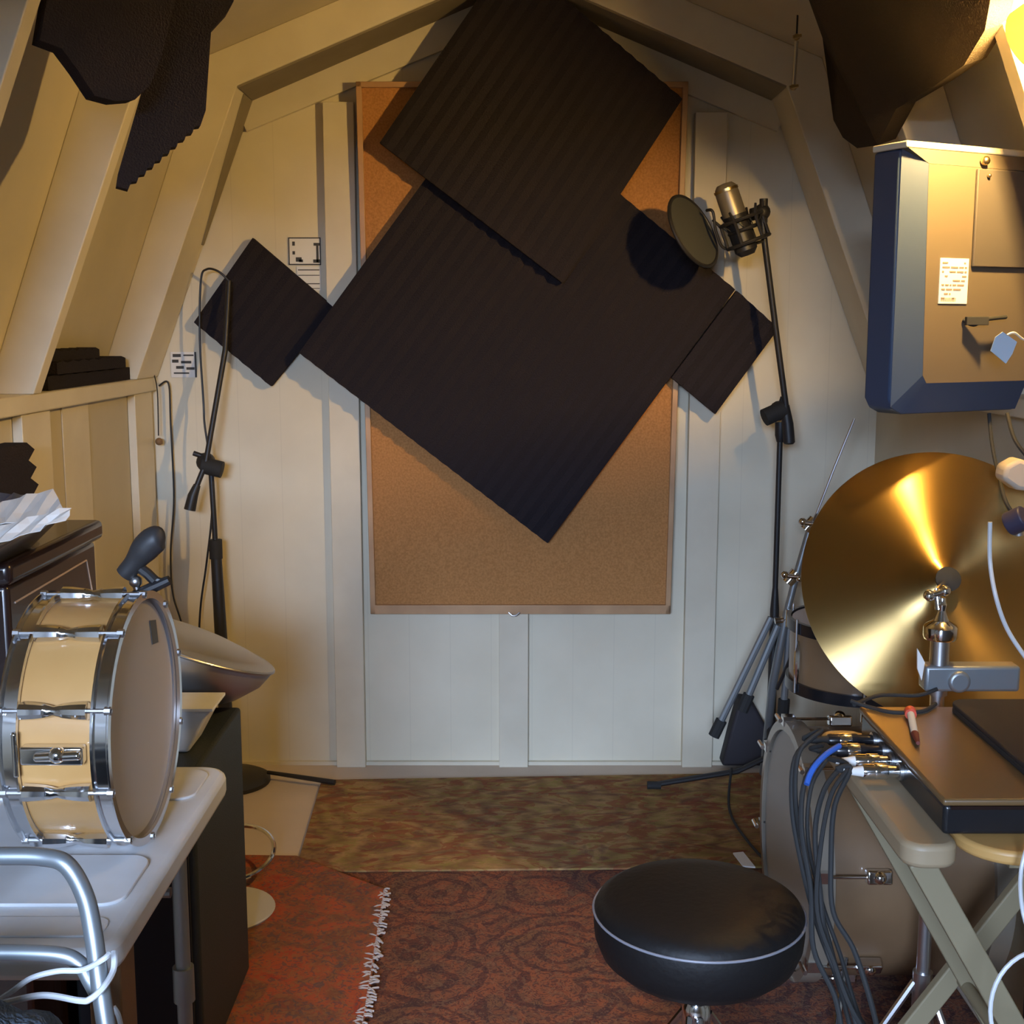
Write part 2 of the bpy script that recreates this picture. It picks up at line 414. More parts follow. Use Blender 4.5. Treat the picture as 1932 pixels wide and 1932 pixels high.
G = 'acoustic foam sheets in front of the corkboard'
def Q(px, py, Y): return at(px, py, Y)
Yb = 3.915
solo('foam_sheet', foam_sheet(Q(567, 665, Yb), Q(1033, 1022, Yb), Q(1384, 547, Yb), Q(928, 169, Yb), .045, .040, tw), M['foam'],
     'largest black ridged foam square, set corner down over the corkboard', 'acoustic foam', G, smooth=0)
Yb = 3.868
solo('foam_sheet', foam_sheet(Q(718, 272, Yb), Q(1061, 535, Yb), Q(1285, 190, Yb), Q(962, -85, Yb), .045, .040, tw), M['foam'],
     'black foam square set cornerwise at the top of the corkboard', 'acoustic foam', G, smooth=0)
Yb = 3.915
solo('foam_sheet', foam_sheet(Q(1265, 712, Yb), Q(1347, 780, Yb), Q(1465, 620, Yb), Q(1387, 549, Yb), .045, .040, tw), M['foam'],
     'black foam piece sticking out past the right side of the corkboard', 'acoustic foam', G, smooth=0)
Yb = 3.99
solo('foam_sheet', foam_sheet(Q(370, 608, Yb), Q(515, 728, Yb), Q(634, 582, Yb), Q(480, 450, Yb), .045, .040, tw), M['foam'],
     'small black foam square left of the corkboard, behind a microphone stand boom', 'acoustic foam', G, smooth=0)

# foam on the roof slopes
def slope_pt(px, py, s, off=0):
    """point where the pixel's ray meets the lower or upper roof slope (side s), off metres inside it"""
    r = ray(px, py)
    def hit(p0, n): return CAM + r*((p0-CAM).dot(n)/r.dot(n))
    d = V(s*(BX-SX), 0, BZ-LZ).normalized(); n1 = V(-s*d.z*1, 0, -abs(d.x)).normalized()
    h = hit(V(s*SX, 0, LZ)+n1*off, n1)
    if h.z <= BZ-off*.5: return h
    d2 = V(-s*BX, 0, PZ-BZ).normalized(); n2 = V(-s*abs(d2.z), 0, -abs(d2.x))
    return hit(V(s*BX, 0, BZ)+n2*off, n2)
def teeth(a, b, n, amp, towards):
    out = []
    for i in range(n):
        out.append((a[0]+(b[0]-a[0])*i/n, a[1]+(b[1]-a[1])*i/n))
        out.append((a[0]+(b[0]-a[0])*(i+.5)/n+towards[0]*amp, a[1]+(b[1]-a[1])*(i+.5)/n+towards[1]*amp))
    return out
def slab(pxs, planeY0, slant, th, s):
    """foam slab in a slanted plane: y depth = planeY0 + slant*x"""
    pts = []
    for px, py in pxs:
        r = ray(px, py); t = (planeY0)/(r.y-slant*r.x); pts.append(CAM+r*t)
    n = V(slant, -1, 0).normalized()
    return prism(B(), pts, n*th)
pA = [(85, -60), (60, 85), (100, 100), (130, 140), (162, 188), (200, 198), (237, 195), (265, 168), (285, 120), (330, -60)]
pB = [(255, -60), (275, 145), (222, 330), (218, 356), (240, 362)] + teeth((246, 348), (378, 232), 9, 6, (.6, .8)) + [(384, 215), (394, 66), (425, 32), (436, 12), (430, -60)]
solo('foam_sheet', slab(pA, 3.02, .75, .05, -1), M['foam'],
     'black foam sheet hanging from the left roof slope, at the top left corner', 'acoustic foam', 'foam hung from the left roof slope', smooth=0)
solo('foam_sheet', slab(pB, 2.84, .35, .045, -1), M['foam'],
     'toothed strip of black foam dangling to a point from the left roof slope', 'acoustic foam', 'foam hung from the left roof slope', smooth=0)
pR = [(1548, -60), (1585, 60), (1612, 130), (1604, 215), (1622, 248), (1650, 268), (1690, 262), (1728, 192), (1800, 150), (1862, 108), (1905, 40), (1925, -60)]
rs = [slope_pt(px, py, 1, .115) for px, py in pR]
bm = B()
nR = V(-.94, 0, -.33)
vs = [bm.verts.new(p) for p in rs]; ws = [bm.verts.new(p+nR*.045) for p in rs]
ctr = sum(rs, V(0, 0, 0))/len(rs)
bm.faces.new(vs); bm.faces.new(ws[::-1])
for i in range(len(rs)): bm.faces.new((vs[i], ws[i], ws[(i+1) % len(rs)], vs[(i+1) % len(rs)]))
bmesh.ops.triangulate(bm, faces=bm.faces[:])
solo('foam_sheet', bm, mat('brown_foam', (.055, .042, .03), 1, spec=.1, bump=.4, bscale=260), 'dark brown foam sheet bent over the right roof slope above the hung panel', 'acoustic foam', smooth=0)
# foam on the low left wall, seen at the frame edge
bm = B(); ys = [atx(0, 800, -1.15).y-.5]; z0, z1 = 1.0, 1.19
zt = [(atx(30, 790, -1.15))]
pts = [V(-1.144, 2.53, 1.19)]
for i in range(9):
    z = 1.19-(1.19-.86)*i/8
    pts.append(V(-1.144, 2.80+.006*i, z)); pts.append(V(-1.144, 2.845+.006*i, z-.02))
pts.append(V(-1.144, 2.53, .85))
solo('foam_sheet', prism(bm, pts, (.05, 0, 0)), M['foam'], 'black foam with a wavy edge on the low left wall under the ledge', 'acoustic foam', smooth=0)
# foam offcuts on the left ledge
G2 = 'foam offcuts piled on the left ledge'
zz = LZ+.0005
for i, (ya, yb, h, xo, lab) in enumerate(((3.10, 3.80, .034, 0, 'flat black foam offcut on the left ledge, lowest of the pile'),
        (3.14, 3.70, .028, .01, 'black foam offcut in the middle of the ledge pile'), (3.08, 3.5, .024, .0, 'short black foam offcut on top of the ledge pile'))):
    bm = B(); A = V(-1.235+xo+.012*i, ya, zz); n = 14; L = []
    for j in range(n+1):
        y = ya+(yb-ya)*j/n; L.append(V(A.x, y, zz+h+(.006 if j % 2 else 0)*(1 if i else .6)))
    prism(bm, [V(A.x, ya, zz)]+L+[V(A.x, yb, zz)], (.085-.012*i, 0, 0))
    solo('foam_offcut', bm, M['foam'], lab, 'acoustic foam', G2, smooth=0); zz += h+.0045
# power strip and papers on ledge end
ps = thing('power_strip', 'white power strip at the far end of the left ledge', 'power strip', V(-1.18, 3.9, LZ+.001))
new_obj('housing', box(B(), (-1.215, 3.83, LZ+.001), (-1.155, 3.99, LZ+.04)), M['paper'], ps, bevel=.004)
for i in range(3):
    new_obj('socket', box(B(), (-1.155, 3.85+.045*i, LZ+.012), (-1.152, 3.875+.045*i, LZ+.03)), M['ink'], ps)
def card(p0, p1, Y, marks, label, name='wall_card', cat='card'):
    a = at(*p0, Y); b = at(*p1, Y); t = thing(name, label, cat, V((a.x+b.x)/2, Y, b.z))
    new_obj('paper_sheet', box(B(), (a.x, Y-.002, b.z), (b.x, Y, a.z)), M['paper'], t)
    bm = B()
    for (u0, v0, u1, v1) in marks:
        box(bm, (a.x+(b.x-a.x)*u0, Y-.0032, a.z+(b.z-a.z)*v1), (a.x+(b.x-a.x)*u1, Y-.0021, a.z+(b.z-a.z)*v0))
    new_obj('print', bm, M['ink'], t); return t
card((544, 448), (606, 500), 3.998, [(0, 0, 1, .04), (0, .96, 1, 1), (0, 0, .03, 1), (.97, 0, 1, 1), (.12, .15, .2, .3), (.12, .5, .2, .62), (.22, .72, .4, .88), (.32, .8, .44, .9),
     (.78, .2, .97, .3), (.86, .3, .93, .9), (.76, .8, .97, .92)], 'small black-bordered picture card pinned left of the corkboard')
card((560, 503), (606, 548), 3.998, [(.05, .12, .95, .16), (.05, .35, .95, .38), (.05, .7, .95, .74), (.05, .9, .95, .93)], 'small lined paper slip pinned below the picture card', 'paper_slip', 'paper')
card((322, 664), (372, 712), 3.998, [(.08, .08, .4, .2), (.5, .1, .9, .16), (.05, .3, .3, .42), (.4, .35, .8, .45), (.2, .55, .5, .66), (.6, .6, .92, .7), (.1, .8, .7, .86), (.93, 0, 1, 1)],
     'pale printed card on the back wall beside the ledge end', 'printed_card')

# ------------------------------------------------------------ cords on the back wall
def cord(pts, r, label, m='black', name='cable', cat='cable', group=None, n=8):
    return solo(name, tube(B(), cr(pts, n), r, 8), M[m], label, cat, group)
pc = thing('pull_cord', 'thin pull cord with a small round weight hanging under the ledge end', 'cord', at(295, 690, 3.97))
new_obj('string', tube(B(), cr([at(283, 690, 3.96), at(290, 705, 3.95), at(297, 740, 3.95), at(299, 822, 3.95)], 6), .0022, 6), M['black'], pc)
new_obj('weight', ball(B(), at(300, 833, 3.95), .012), M['brownwood'], pc)
cord([at(300, 728, 3.98), at(318, 724, 3.975), at(322, 800, 3.975), at(328, 940, 3.975), at(322, 1040, 3.975), at(326, 1120, 3.975), at(345, 1190, 3.97), at(352, 1300, 3.95), at(360, 1440, 3.9)], .003,
     'thin dark cable running down the back wall from the ledge end')

# ------------------------------------------------------------ left microphone stand
def stand_base_disc(root, c, r):
    new_obj('base', lathe(B(), [(r, 0), (r, .012), (r*.85, .022), (.03, .034), (.02, .05)], c, (0, 0, 1), 40), M['black'], root)
ls = thing('microphone_stand', 'dark boom microphone stand with round base, in front of the small foam square', 'microphone stand', V(at(425, 1300, 3.83).x, 3.83, .0005))
xb = at(432, 1450, 3.83).x
cb0 = V(xb, 3.83, 0.0005); piv = at(398, 885, 3.85)
stand_base_disc(ls, cb0, .13)
low = cb0+V(0, 0, .04); mid = low.lerp(piv, .74)
new_obj('lower_tube', tube(B(), [low, mid], [.024, .017], 16), M['black'], ls)
new_obj('height_clutch', cyl(B(), mid-V(0, 0, .03), mid+V(0, 0, .03), .0205), M['rubber'], ls)
new_obj('upper_tube', tube(B(), [mid, piv], .0085, 14), M['black'], ls)
new_obj('pivot_knob', cyl(B(), piv+V(-.02, -.022, .015), piv+V(.04, -.022, .0), .026, 20), M['rubber'], ls)
bm = B(); cyl(bm, at(365, 855, 3.84), at(385, 862, 3.84), .008); ball(bm, piv+V(-.015, 0, .022), .03)
new_obj('boom_clamp', bm, M['black'], ls)
bt = at(398, 512, 3.955)
b1 = at(358, 960, 3.80); b0 = at(388, 875, 3.815); bq = at(425, 660, 3.925)
new_obj('boom_arm', tube(B(), [at(372, 915, 3.805), b0, at(425, 660, 3.88), at(432, 530, 3.915)], .0085, 12), M['black'], ls)
new_obj('counterweight', tube(B(), [at(372, 915, 3.805), at(364, 935, 3.80), at(358, 962, 3.797)], [.011, .016, .018], 14), M['black'], ls)
cord([at(432, 530, 3.915), at(412, 512, 3.91), at(390, 508, 3.92), at(379, 530, 3.925), at(377, 640, 3.925), at(384, 760, 3.93), at(386, 800, 3.92), at(394, 860, 3.90),
      at(400, 960, 3.90), at(390, 1060, 3.92), at(378, 1150, 3.93), at(374, 1260, 3.93), at(372, 1400, 3.92)], .0035, 'thin cable looping from the left microphone stand down the wall')
solo('stand_rod', tube(B(), [atz(505, 1457, .03), atz(565, 1466, .027), atz(632, 1476, .022)], [.006, .0075, .0085], 12), M['black'],
     'black rod lying on the floor from the round stand base to the rug', 'rod')

# ------------------------------------------------------------ right microphone stand, microphone, pop screen
YS = 3.74
rs_ = thing('microphone_stand', 'tall black boom stand right of the corkboard carrying the large microphone', 'microphone stand', V(at(1455, 1450, YS).x, YS, .013))
pv = at(1468, 790, YS); bx_ = pv.x
pv = V(at(1463, 1100, YS).x, YS, pv.z); zb = .0135
new_obj('lower_tube', tube(B(), [V(pv.x, YS, .10), V(pv.x, YS, at(1455, 1150, YS).z), V(pv.x, YS, at(1455, 1110, YS).z)], [.014, .014, .009], 16), M['black'], rs_)
new_obj('upper_tube', tube(B(), [V(pv.x, YS, at(1455, 1120, YS).z), V(pv.x, YS, pv.z-.03)], .0085, 14), M['black'], rs_)
new_obj('neck', tube(B(), [V(pv.x, YS, pv.z-.07), V(pv.x, YS, pv.z-.05), pv+V(0, 0, -.01)], [.010, .016, .017], 16), M['black'], rs_)
bm = B(); cyl(bm, at(1442, 788, YS-.035), at(1478, 772, YS-.025), .026); ball(bm, at(1470, 775, YS), .03); cyl(bm, at(1476, 762, YS-.02), at(1480, 750, YS-.02), .012)
new_obj('boom_clamp', bm, M['rubber'], rs_)
new_obj('boom_arm', tube(B(), [at(1437, 400, YS-.06), at(1443, 460, YS-.055), at(1466, 640, YS-.04), at(1486, 790, YS-.03)], [.009, .009, .009, .009], 12), M['black'], rs_)
new_obj('counterweight', tube(B(), [at(1481, 765, YS-.032), at(1486, 800, YS-.03), at(1489, 835, YS-.03), at(1489, 838, YS-.03)], [.013, .0175, .0175, .012], 14), M['black'], rs_)
new_obj('leg_hub', cyl(B(), V(pv.x, YS, .09), V(pv.x, YS, .17), .021), M['black'], rs_)
for a, L in ((180, .37), (300, .34), (55, .24)):
    d = V(math.cos(math.radians(a)), math.sin(math.radians(a)), 0); e = V(pv.x, YS, .024)+d*L
    lg = new_obj('leg', tube(B(), [V(pv.x, YS, .12), V(pv.x, YS, .07)+d*.1, e], .009, 10), M['black'], rs_)
    new_obj('rubber_foot', tube(B(), [e-d*.03, e+d*.012], .0125, 10), M['rubber'], lg)
# microphone in its shock mount
mc = at(1402, 425, YS-.07); ax = (at(1366, 345, YS-.07)-at(1398, 440, YS-.07)).normalized()
mk = thing('condenser_microphone', 'large silver studio microphone held in a black spider mount', 'microphone', mc)
top = at(1367, 350, YS-.07)
new_obj('grille', lathe(B(), [(.001, .0), (.022, -.002), (.031, -.012), (.034, -.03), (.034, -.095)], top+ax*.006, ax, 28), M['mesh_'], mk)
new_obj('grille_band', lathe(B(), [(.0355, -.008), (.0355, -.016), (.030, -.016), (.03, -.008)], top-ax*.002, ax, 28, closed=True), M['brass'], mk)
new_obj('body', lathe(B(), [(.034, -.095), (.035, -.10), (.033, -.20), (.02, -.215), (.0, -.216)], top+ax*.006, ax, 24), M['black'], mk)
sm = thing('shock_mount', 'black spider shock mount at the boom tip gripping the microphone', 'microphone mount', mc-ax*.01)
bm = B(); uu = ax.orthogonal().normalized(); vv = ax.cross(uu)
def ring(bm, c, R, r, n=28): tube(bm, [c+(uu*math.cos(2*PI*i/n)+vv*math.sin(2*PI*i/n))*R for i in range(n)], r, 8, closed=True)
for off, R in ((.018, .062), (-.05, .062), (-.012, .045)): ring(bm, mc+ax*off, R, .0055)
new_obj('outer_rings', bm, M['black'], sm)
for i in range(6):
    a = 2*PI*i/6+.3; d = uu*math.cos(a)+vv*math.sin(a)
    new_obj('strut', tube(B(), [mc-ax*.05+d*.062, mc+ax*.018+d*.062, mc+ax*.045+d*.078], [.005, .005, .0035], 8), M['black'], sm)
bm = B()
for i in range(12):
    a = 2*PI*i/12; a2 = a+PI/12
    tube(bm, [mc+ax*.02+(uu*math.cos(a)+vv*math.sin(a))*.062, mc-ax*.012+(uu*math.cos(a2)+vv*math.sin(a2))*.042], .0015, 5)
new_obj('elastic_cords', bm, M['rubber'], sm)
bm = B(); cyl(bm, at(1418, 405, YS-.06), at(1442, 398, YS-.055), .018); ball(bm, at(1438, 400, YS-.055), .024)
cyl(bm, at(1441, 375, YS-.06), at(1440, 420, YS-.06), .012)
new_obj('swivel_joint', bm, M['black'], sm)
pf_c = at(1308, 436, 3.66); pf = thing('pop_screen', 'round dark pop screen beside the large microphone, behind foam edge', 'pop screen', pf_c)
pn = V(.72, -.58, .42).normalized()
new_obj('screen_disc', lathe(B(), [(0, -.002), (.108, -.002), (.108, .002), (0, .002)], pf_c, pn, 40), M['nylon'], pf)
u2 = pn.orthogonal().normalized(); v2 = pn.cross(u2)
new_obj('hoop', tube(B(), [pf_c+(u2*math.cos(2*PI*i/40)+v2*math.sin(2*PI*i/40))*.11 for i in range(40)], .0055, 8, closed=True), M['black'], pf)
new_obj('gooseneck', tube(B(), cr([pf_c+V(.04, .02, .06), at(1345, 400, 3.66), at(1352, 440, 3.67), at(1372, 470, 3.68), at(1440, 455, 3.68)], 8), .0045, 8), M['black'], pf)

# ------------------------------------------------------------ folded cymbal stand by the right wall
fs = thing('cymbal_stand', 'folded chrome and grey cymbal stand leaning in the right back corner', 'cymbal stand', atz(1440, 1452, .013))
p = lambda x, y, Y=3.66: at(x, y, Y)
foot = atz(1440, 1462, .02)
new_obj('main_tube', tube(B(), [V(foot.x, foot.y, .026), p(1458, 1290), p(1482, 1170)], .013, 14), M['alu'], fs)
new_obj('middle_tube', tube(B(), [p(1478, 1180), p(1500, 1095), p(1528, 998)], .0105, 14), M['alu'], fs)
new_obj('boom_rod', tube(B(), [p(1527, 1000), p(1541, 968, 3.6), p(1575, 880, 3.6), p(1612, 790, 3.6)], .0035, 8), M['steel'], fs)
for i, (x, y) in enumerate(((1494, 1092), (1528, 992))):
    bm = B(); cyl(bm, p(x-9, y+8), p(x+9, y-12), .019); cyl(bm, p(x-14, y-6, 3.63), p(x+14, y-3, 3.63), .007); ball(bm, p(x+14, y, 3.63), .011); ball(bm, p(x-14, y-8, 3.63), .012)
    new_obj('wing_clamp', bm, M['chrome'], fs)
bm = B(); cyl(bm, p(1487, 1150, 3.62), p(1486, 1182, 3.62), .0075); cyl(bm, p(1498, 1152, 3.62), p(1497, 1184, 3.62), .0075); cyl(bm, p(1462, 1172), p(1512, 1165), .011)
new_obj('chrome_collar', bm, M['chrome'], fs)
for a, b2 in (((1455, 1165), (1352, 1378)), ((1468, 1180), (1405, 1330)), ((1490, 1185), (1478, 1340))):
    lg = new_obj('leg', tube(B(), [p(*a), p(*b2)], .011, 10), M['alu'], fs)
    d = (p(*b2)-p(*a)).normalized()
    new_obj('rubber_foot', tube(B(), [p(*b2)-d*.035, p(*b2)+d*.02], .018, 10), M['rubber'], lg)
new_obj('wing_arm', tube(B(), cr([p(1530, 1188, 3.55), p(1505, 1200, 3.55), p(1492, 1240, 3.56), p(1466, 1300, 3.6)], 5), .0055, 8), M['black'], fs)
# black bag in the corner
bz = atz(1400, 1445, .014)
bm = B(); a = atz(1362, 1446, .013); b2 = atz(1458, 1446, .013)
prism(bm, [a, b2, at(1448, 1375, b2.y), at(1420, 1322, b2.y), at(1396, 1318, b2.y), at(1382, 1368, a.y)], (0, .12, 0))
solo('gig_bag', bm, mat('black_nylon', (.025, .022, .028), .7), 'slim black bag standing on the floor behind the right stand legs', 'bag', bevel=.01)
cord([at(1380, 1450, 3.7), atz(1376, 1530, .02)+V(0, 0, .006), atz(1410, 1590, .02)+V(0, 0, .006), atz(1470, 1650, .02)+V(0, 0, .006), atz(1560, 1700, .02)], .004,
     'thin dark cable trailing over the olive rug from the stand', 'rubber')
solo('paper_scrap', prism(B(), [atz(1383, 1612, .014)+V(0, 0, .001), atz(1402, 1610, .014)+V(0, 0, .001), atz(1425, 1638, .014), atz(1402, 1636, .014)], (0, 0, .004)), M['paper'],
     'small white scrap lying on the olive rug behind the drum stool', 'paper')
# hanging rod from the roof
hr = thing('hanging_rod', 'slim brass-ended metal rod hanging on a cord from the roof beam', 'rod', at(1502, 70, 3.5))
new_obj('cord', tube(B(), [at(1507, -20, 3.5), at(1503, 70, 3.5)], .0025, 6), M['black'], hr)
new_obj('rod', cyl(B(), at(1503, 78, 3.5), at(1497, 170, 3.5), .0055, 12), M['steel'], hr)
for (x, y) in ((1503, 70), (1497, 165)):
    bm = B(); ball(bm, at(x, y, 3.5), .009); cyl(bm, at(x-7, y, 3.49), at(x+9, y-3, 3.49), .0045)
    new_obj('end_fitting', bm, M['brass'], hr)

# ------------------------------------------------------------ drum stool
st = thing('drum_stool', 'round black vinyl drum stool with pale piping on a chrome tripod', 'stool', V(.307, 1.93, .007))
sc = V(.307, 1.93, 0); R = .172
new_obj('seat_cushion', lathe(B(), [(0, .41), (.10, .405), (.138, .410), (.160, .430), (.170, .455), (R, .475), (R, .500), (.166, .512), (.150, .522), (.11, .530), (0, .534)], sc, (0, 0, 1), 72), M['vinyl'], st, smooth=60)
new_obj('piping', tube(B(), [sc+V(math.cos(a)*(R+.0006), math.sin(a)*(R+.0006), .500) for a in [2*PI*i/72 for i in range(72)]], .0022, 8, closed=True), mat('pale_piping', (.22, .22, .25), .4), st)
new_obj('seat_plate', lathe(B(), [(.05, .385), (.09, .395), (.09, .406), (0, .408)], sc, (0, 0, 1), 32), M['black'], st)
new_obj('post', cyl(B(), sc+V(0, 0, .12), sc+V(0, 0, .392), .0125), M['chrome'], st)
new_obj('collar', lathe(B(), [(.02, .27), (.024, .28), (.024, .33), (.02, .34)], sc, (0, 0, 1), 24), M['chrome'], st)
bm = B(); cyl(bm, sc+V(0, -.02, .305), sc+V(0, -.06, .305), .006); box(bm, sc+V(-.022, -.068, .298), sc+V(.022, -.06, .312))
new_obj('wing_bolt', bm, M['chrome'], st)
for a in (255, 15, 135):
    d = V(math.cos(math.radians(a)), math.sin(math.radians(a)), 0)
    for o in (-1, 1):
        side = d.cross(V(0, 0, 1))*.009*o
        e = sc+d*.22+V(0, 0, .022)
        lg = new_obj('leg', tube(B(), [sc+d*.02+side+V(0, 0, .32), e+side], .0055, 8), M['chrome'], st)
        new_obj('brace', tube(B(), [sc+d*.02+side+V(0, 0, .14), sc+d*.12+side+V(0, 0, .165)], .0045, 8), M['chrome'], st)
    new_obj('rubber_foot', tube(B(), [e+d*-.02, e+d*.015], .016, 12), M['rubber'], st)

# ------------------------------------------------------------ left folding table
TZ = .72
def round_rect(x0, y0, x1, y1, r, z, n=6):
    out = []
    for cx, cy, a0 in ((x1-r, y1-r, 0), (x0+r, y1-r, 90), (x0+r, y0+r, 180), (x1-r, y0+r, 270)):
        for i in range(n+1):
            a = math.radians(a0+90*i/n); out.append(V(cx+r*math.cos(a), cy+r*math.sin(a), z))
    return out
lt = thing('folding_table', 'white plastic folding table on the left with the snare drum standing on it', 'table', V(-.8, 1.7, .007))
new_obj('tabletop', prism(B(), round_rect(-1.13, 1.385, -.475, 2.02, .045, TZ-.045), (0, 0, .040)), M['white'], lt, bevel=.010)
bm = B()
prism(bm, round_rect(-1.10, 1.50, -.50, 1.65, .03, TZ-.0052), (0, 0, .005)); prism(bm, round_rect(-1.10, 1.42, -.50, 1.47, .02, TZ-.0052), (0, 0, .003)); prism(bm, round_rect(-1.10, 1.86, -.50, 1.99, .03, TZ-.0052), (0, 0, .0045))
new_obj('raised_panels', bm, M['white'], lt, bevel=.002)
for x, y in ((-.545, 1.93), (-1.06, 1.93), (-1.06, 1.47), (-.56, 1.62)):
    if y == 1.62: continue
    lg = new_obj('leg', cyl(B(), V(x, y, .0192 if x > -.9 else .001), V(x, y, TZ-.046), .0125), M['alu'], lt)
    new_obj('lock_collar', cyl(B(), V(x, y, .34), V(x, y, .40), .0175), M['alu'], lg)
new_obj('cross_brace', tube(B(), [V(-.56, 1.93, .53), V(-1.05, 1.93, .53)], .009, 10), M['alu'], lt)
wp = atz(240, 1800, .66)
solo('wooden_post', box(B(), (-.525, 1.44, .019), (-.485, 1.50, TZ-.0465)), M['brownwood'], 'square brown wooden post under the near corner of the white table', 'post', bevel=.003)

# ------------------------------------------------------------ snare drum standing on the table
SR = .170; SC = V(-.525, 1.70, TZ+SR+.0135); X = V(1, 0, 0); SL = .120
sd = thing('snare_drum', 'maple snare drum with chrome hoops standing on edge on the white table', 'snare drum', V(SC.x-SL/2, SC.y, TZ+.0005))
e0 = SC-X*SL
new_obj('shell', lathe(B(), [(SR-.012, .006), (SR-.012, SL-.006), (SR-.004, SL-.006), (SR-.004, .006)], e0, X, 64, closed=True), M['maple'], sd)
for nm, o, s, lab in (('batter_head', SC, 1, None), ('resonant_head', e0, -1, None)):
    h = new_obj(nm, lathe(B(), [(0, .0), (SR-.006, 0), (SR-.001, -.004*s), (SR-.001, -.012*s), (SR-.006, -.012*s), (0, -.002*s)], o, X, 64), M['head'], sd)
    if s == 1:
        q = at(290, 1193, SC.y+.1); cc = V(SC.x+.0006, 0, 0)
        q = atx(290, 1193, SC.x+.0008)
        new_obj('printed_mark', prism(B(), [q+V(0, -.018, .022), q+V(0, .012, .016), q+V(0, .02, -.02), q+V(0, -.01, -.016)], (.0006, 0, 0)), mat('grey_ink', (.12, .13, .14), .6), h)
for o, s in ((SC, 1), (e0, -1)):
    new_obj('hoop', lathe(B(), [(SR-.001, -.013*s), (SR+.007, -.013*s), (SR+.007, -.010*s), (SR+.002, -.008*s), (SR+.002, .006*s), (SR+.008, .009*s), (SR+.008, .011*s), (SR-.003, .011*s), (SR-.003, .006*s), (SR-.001, .004*s)], o, X, 72, closed=True), M['chrome'], sd)
for i in range(10):
    a = math.radians(20+36*i); d = V(0, -math.cos(a), math.sin(a)); tt = V(0, math.sin(a), math.cos(a))
    base = e0+d*(SR-.004)
    bm = B(); N = 12
    pts = [base+X*(.017+(SL-.034)*j/N)+d*.008 for j in range(N+1)]
    tube(bm, pts, [.0065+.0055*abs(math.cos(PI*j/N))**.7 for j in range(N+1)], 10)
    lg = new_obj('lug', bm, M['chrome'], sd)
    for x0, x1, xh in ((-.012, .026, -.013), (SL-.026, SL+.012, SL+.005)):
        new_obj('tension_rod', lathe(B(), [(.0032, x0), (.0032, xh-.0005), (.0058, xh), (.0058, xh+.008), (.0032, xh+.0085), (.0032, x1)] if x0 > 0 else [(.0058, x0-.001), (.0058, x0+.007), (.0032, x0+.0075), (.0032, x1)], base+d*.009, X, 8), M['steel'], lg)
a = math.radians(2); d = V(0, -math.cos(a), math.sin(a)); base = e0+d*(SR-.004)
bm = B(); box(bm, base+V(.02, -.018, -.012), base+V(SL-.02, .0, .012)); cyl(bm, base+V(.04, -.02, 0), base+V(SL-.02, -.024, .004), .006); ball(bm, base+V(.07, -.022, .004), .011); cyl(bm, base+V(.012, -.01, -.03), base+V(.012, -.01, .03), .004)
new_obj('snare_strainer', bm, M['chrome'], sd, bevel=.003)

# clip microphone on the snare hoop
cm = thing('clip_microphone', 'grey drum microphone clamped to the top of the snare drum hoop', 'microphone', atx(270, 1130, SC.x))
YM = 1.78
q = lambda x, y, Y=YM: at(x, y, Y)
new_obj('body', tube(B(), cr([q(234, 1084), q(250, 1066), q(268, 1042), q(284, 1024), q(300, 1014), q(311, 1012)], 4), [.013, .0135, .014, .014, .0145, .015, .016, .0175, .019, .020, .0205, .0205, .0205, .0205, .020, .0195, .0185, .016, .013, .009, .004][:21], 20), mat('mic_grey', (.035, .033, .034), .5), cm)
bm = B(); tube(bm, [q(262, 1070), q(278, 1082), q(292, 1096)], .008, 10); tube(bm, [q(272, 1075), q(290, 1092), q(318, 1100)], [.006, .005, .004], 8)
new_obj('swivel', bm, M['black'], cm)
new_obj('clamp_arm', tube(B(), [q(256, 1124), q(285, 1110), q(320, 1094)], [.009, .0085, .007], 10), M['black'], cm)
bm = B(); ball(bm, q(256, 1097), .0095); cyl(bm, q(255, 1100), q(262, 1122), .005); box(bm, q(262, 1126)-V(.016, .012, .012), q(262, 1126)+V(.016, .012, .006))
new_obj('clamp', bm, M['steel'], cm, bevel=.002)

# ------------------------------------------------------------ dark cabinet with tray and papers
cbx = -.845
ca = thing('upright_cabinet', 'dark mahogany cabinet with inlaid line against the left wall behind the snare', 'cabinet', V(-1.0, 2.2, .001))
new_obj('carcass', box(B(), (-1.14, 2.045, .02), (cbx, 2.49, 1.02)), M['mahog'], ca, bevel=.01)
new_obj('lid', prism(B(), [V(-1.14, 2.03, 1.0205), V(cbx+.012, 2.03, 1.0205), V(cbx+.012, 2.51, 1.0205), V(-1.14, 2.51, 1.0205)], (0, 0, .04)), M['mahog'], ca, bevel=.012)
l0 = V(cbx+.0012, 2.07, .985)
new_obj('inlay_line', tube(B(), [V(cbx+.0005, 2.07, .985), V(cbx+.0005, 2.43, .99), V(cbx+.0005, 2.462, .90), V(cbx+.0005, 2.462, .2)], .0018, 6), mat('inlay', (.45, .33, .25), .4), ca)
tr = thing('tray', 'glossy black rounded tray heaped with crumpled papers on the dark cabinet', 'tray', V(-.98, 2.1, 1.061))
bm = B()
r0 = round_rect(-1.10, 1.86, -.85, 2.24, .09, 1.061, 8); r1 = [V(-.975+(v_.x+.975)*1.36, 2.05+(v_.y-2.05)*1.2, 1.108) for v_ in r0]; r2 = [V(-.975+(v_.x+.975)*1.2, 2.05+(v_.y-2.05)*1.14, 1.108) for v_ in r0]; r3 = [V(-.975+(v_.x+.975)*.92, 2.05+(v_.y-2.05)*.95, 1.072) for v_ in r0]
rr_ = [[bm.verts.new(V(max(v_.x, -1.13), v_.y, v_.z)) for v_ in L] for L in (r0, r1, r2, r3)]
n = len(r0)
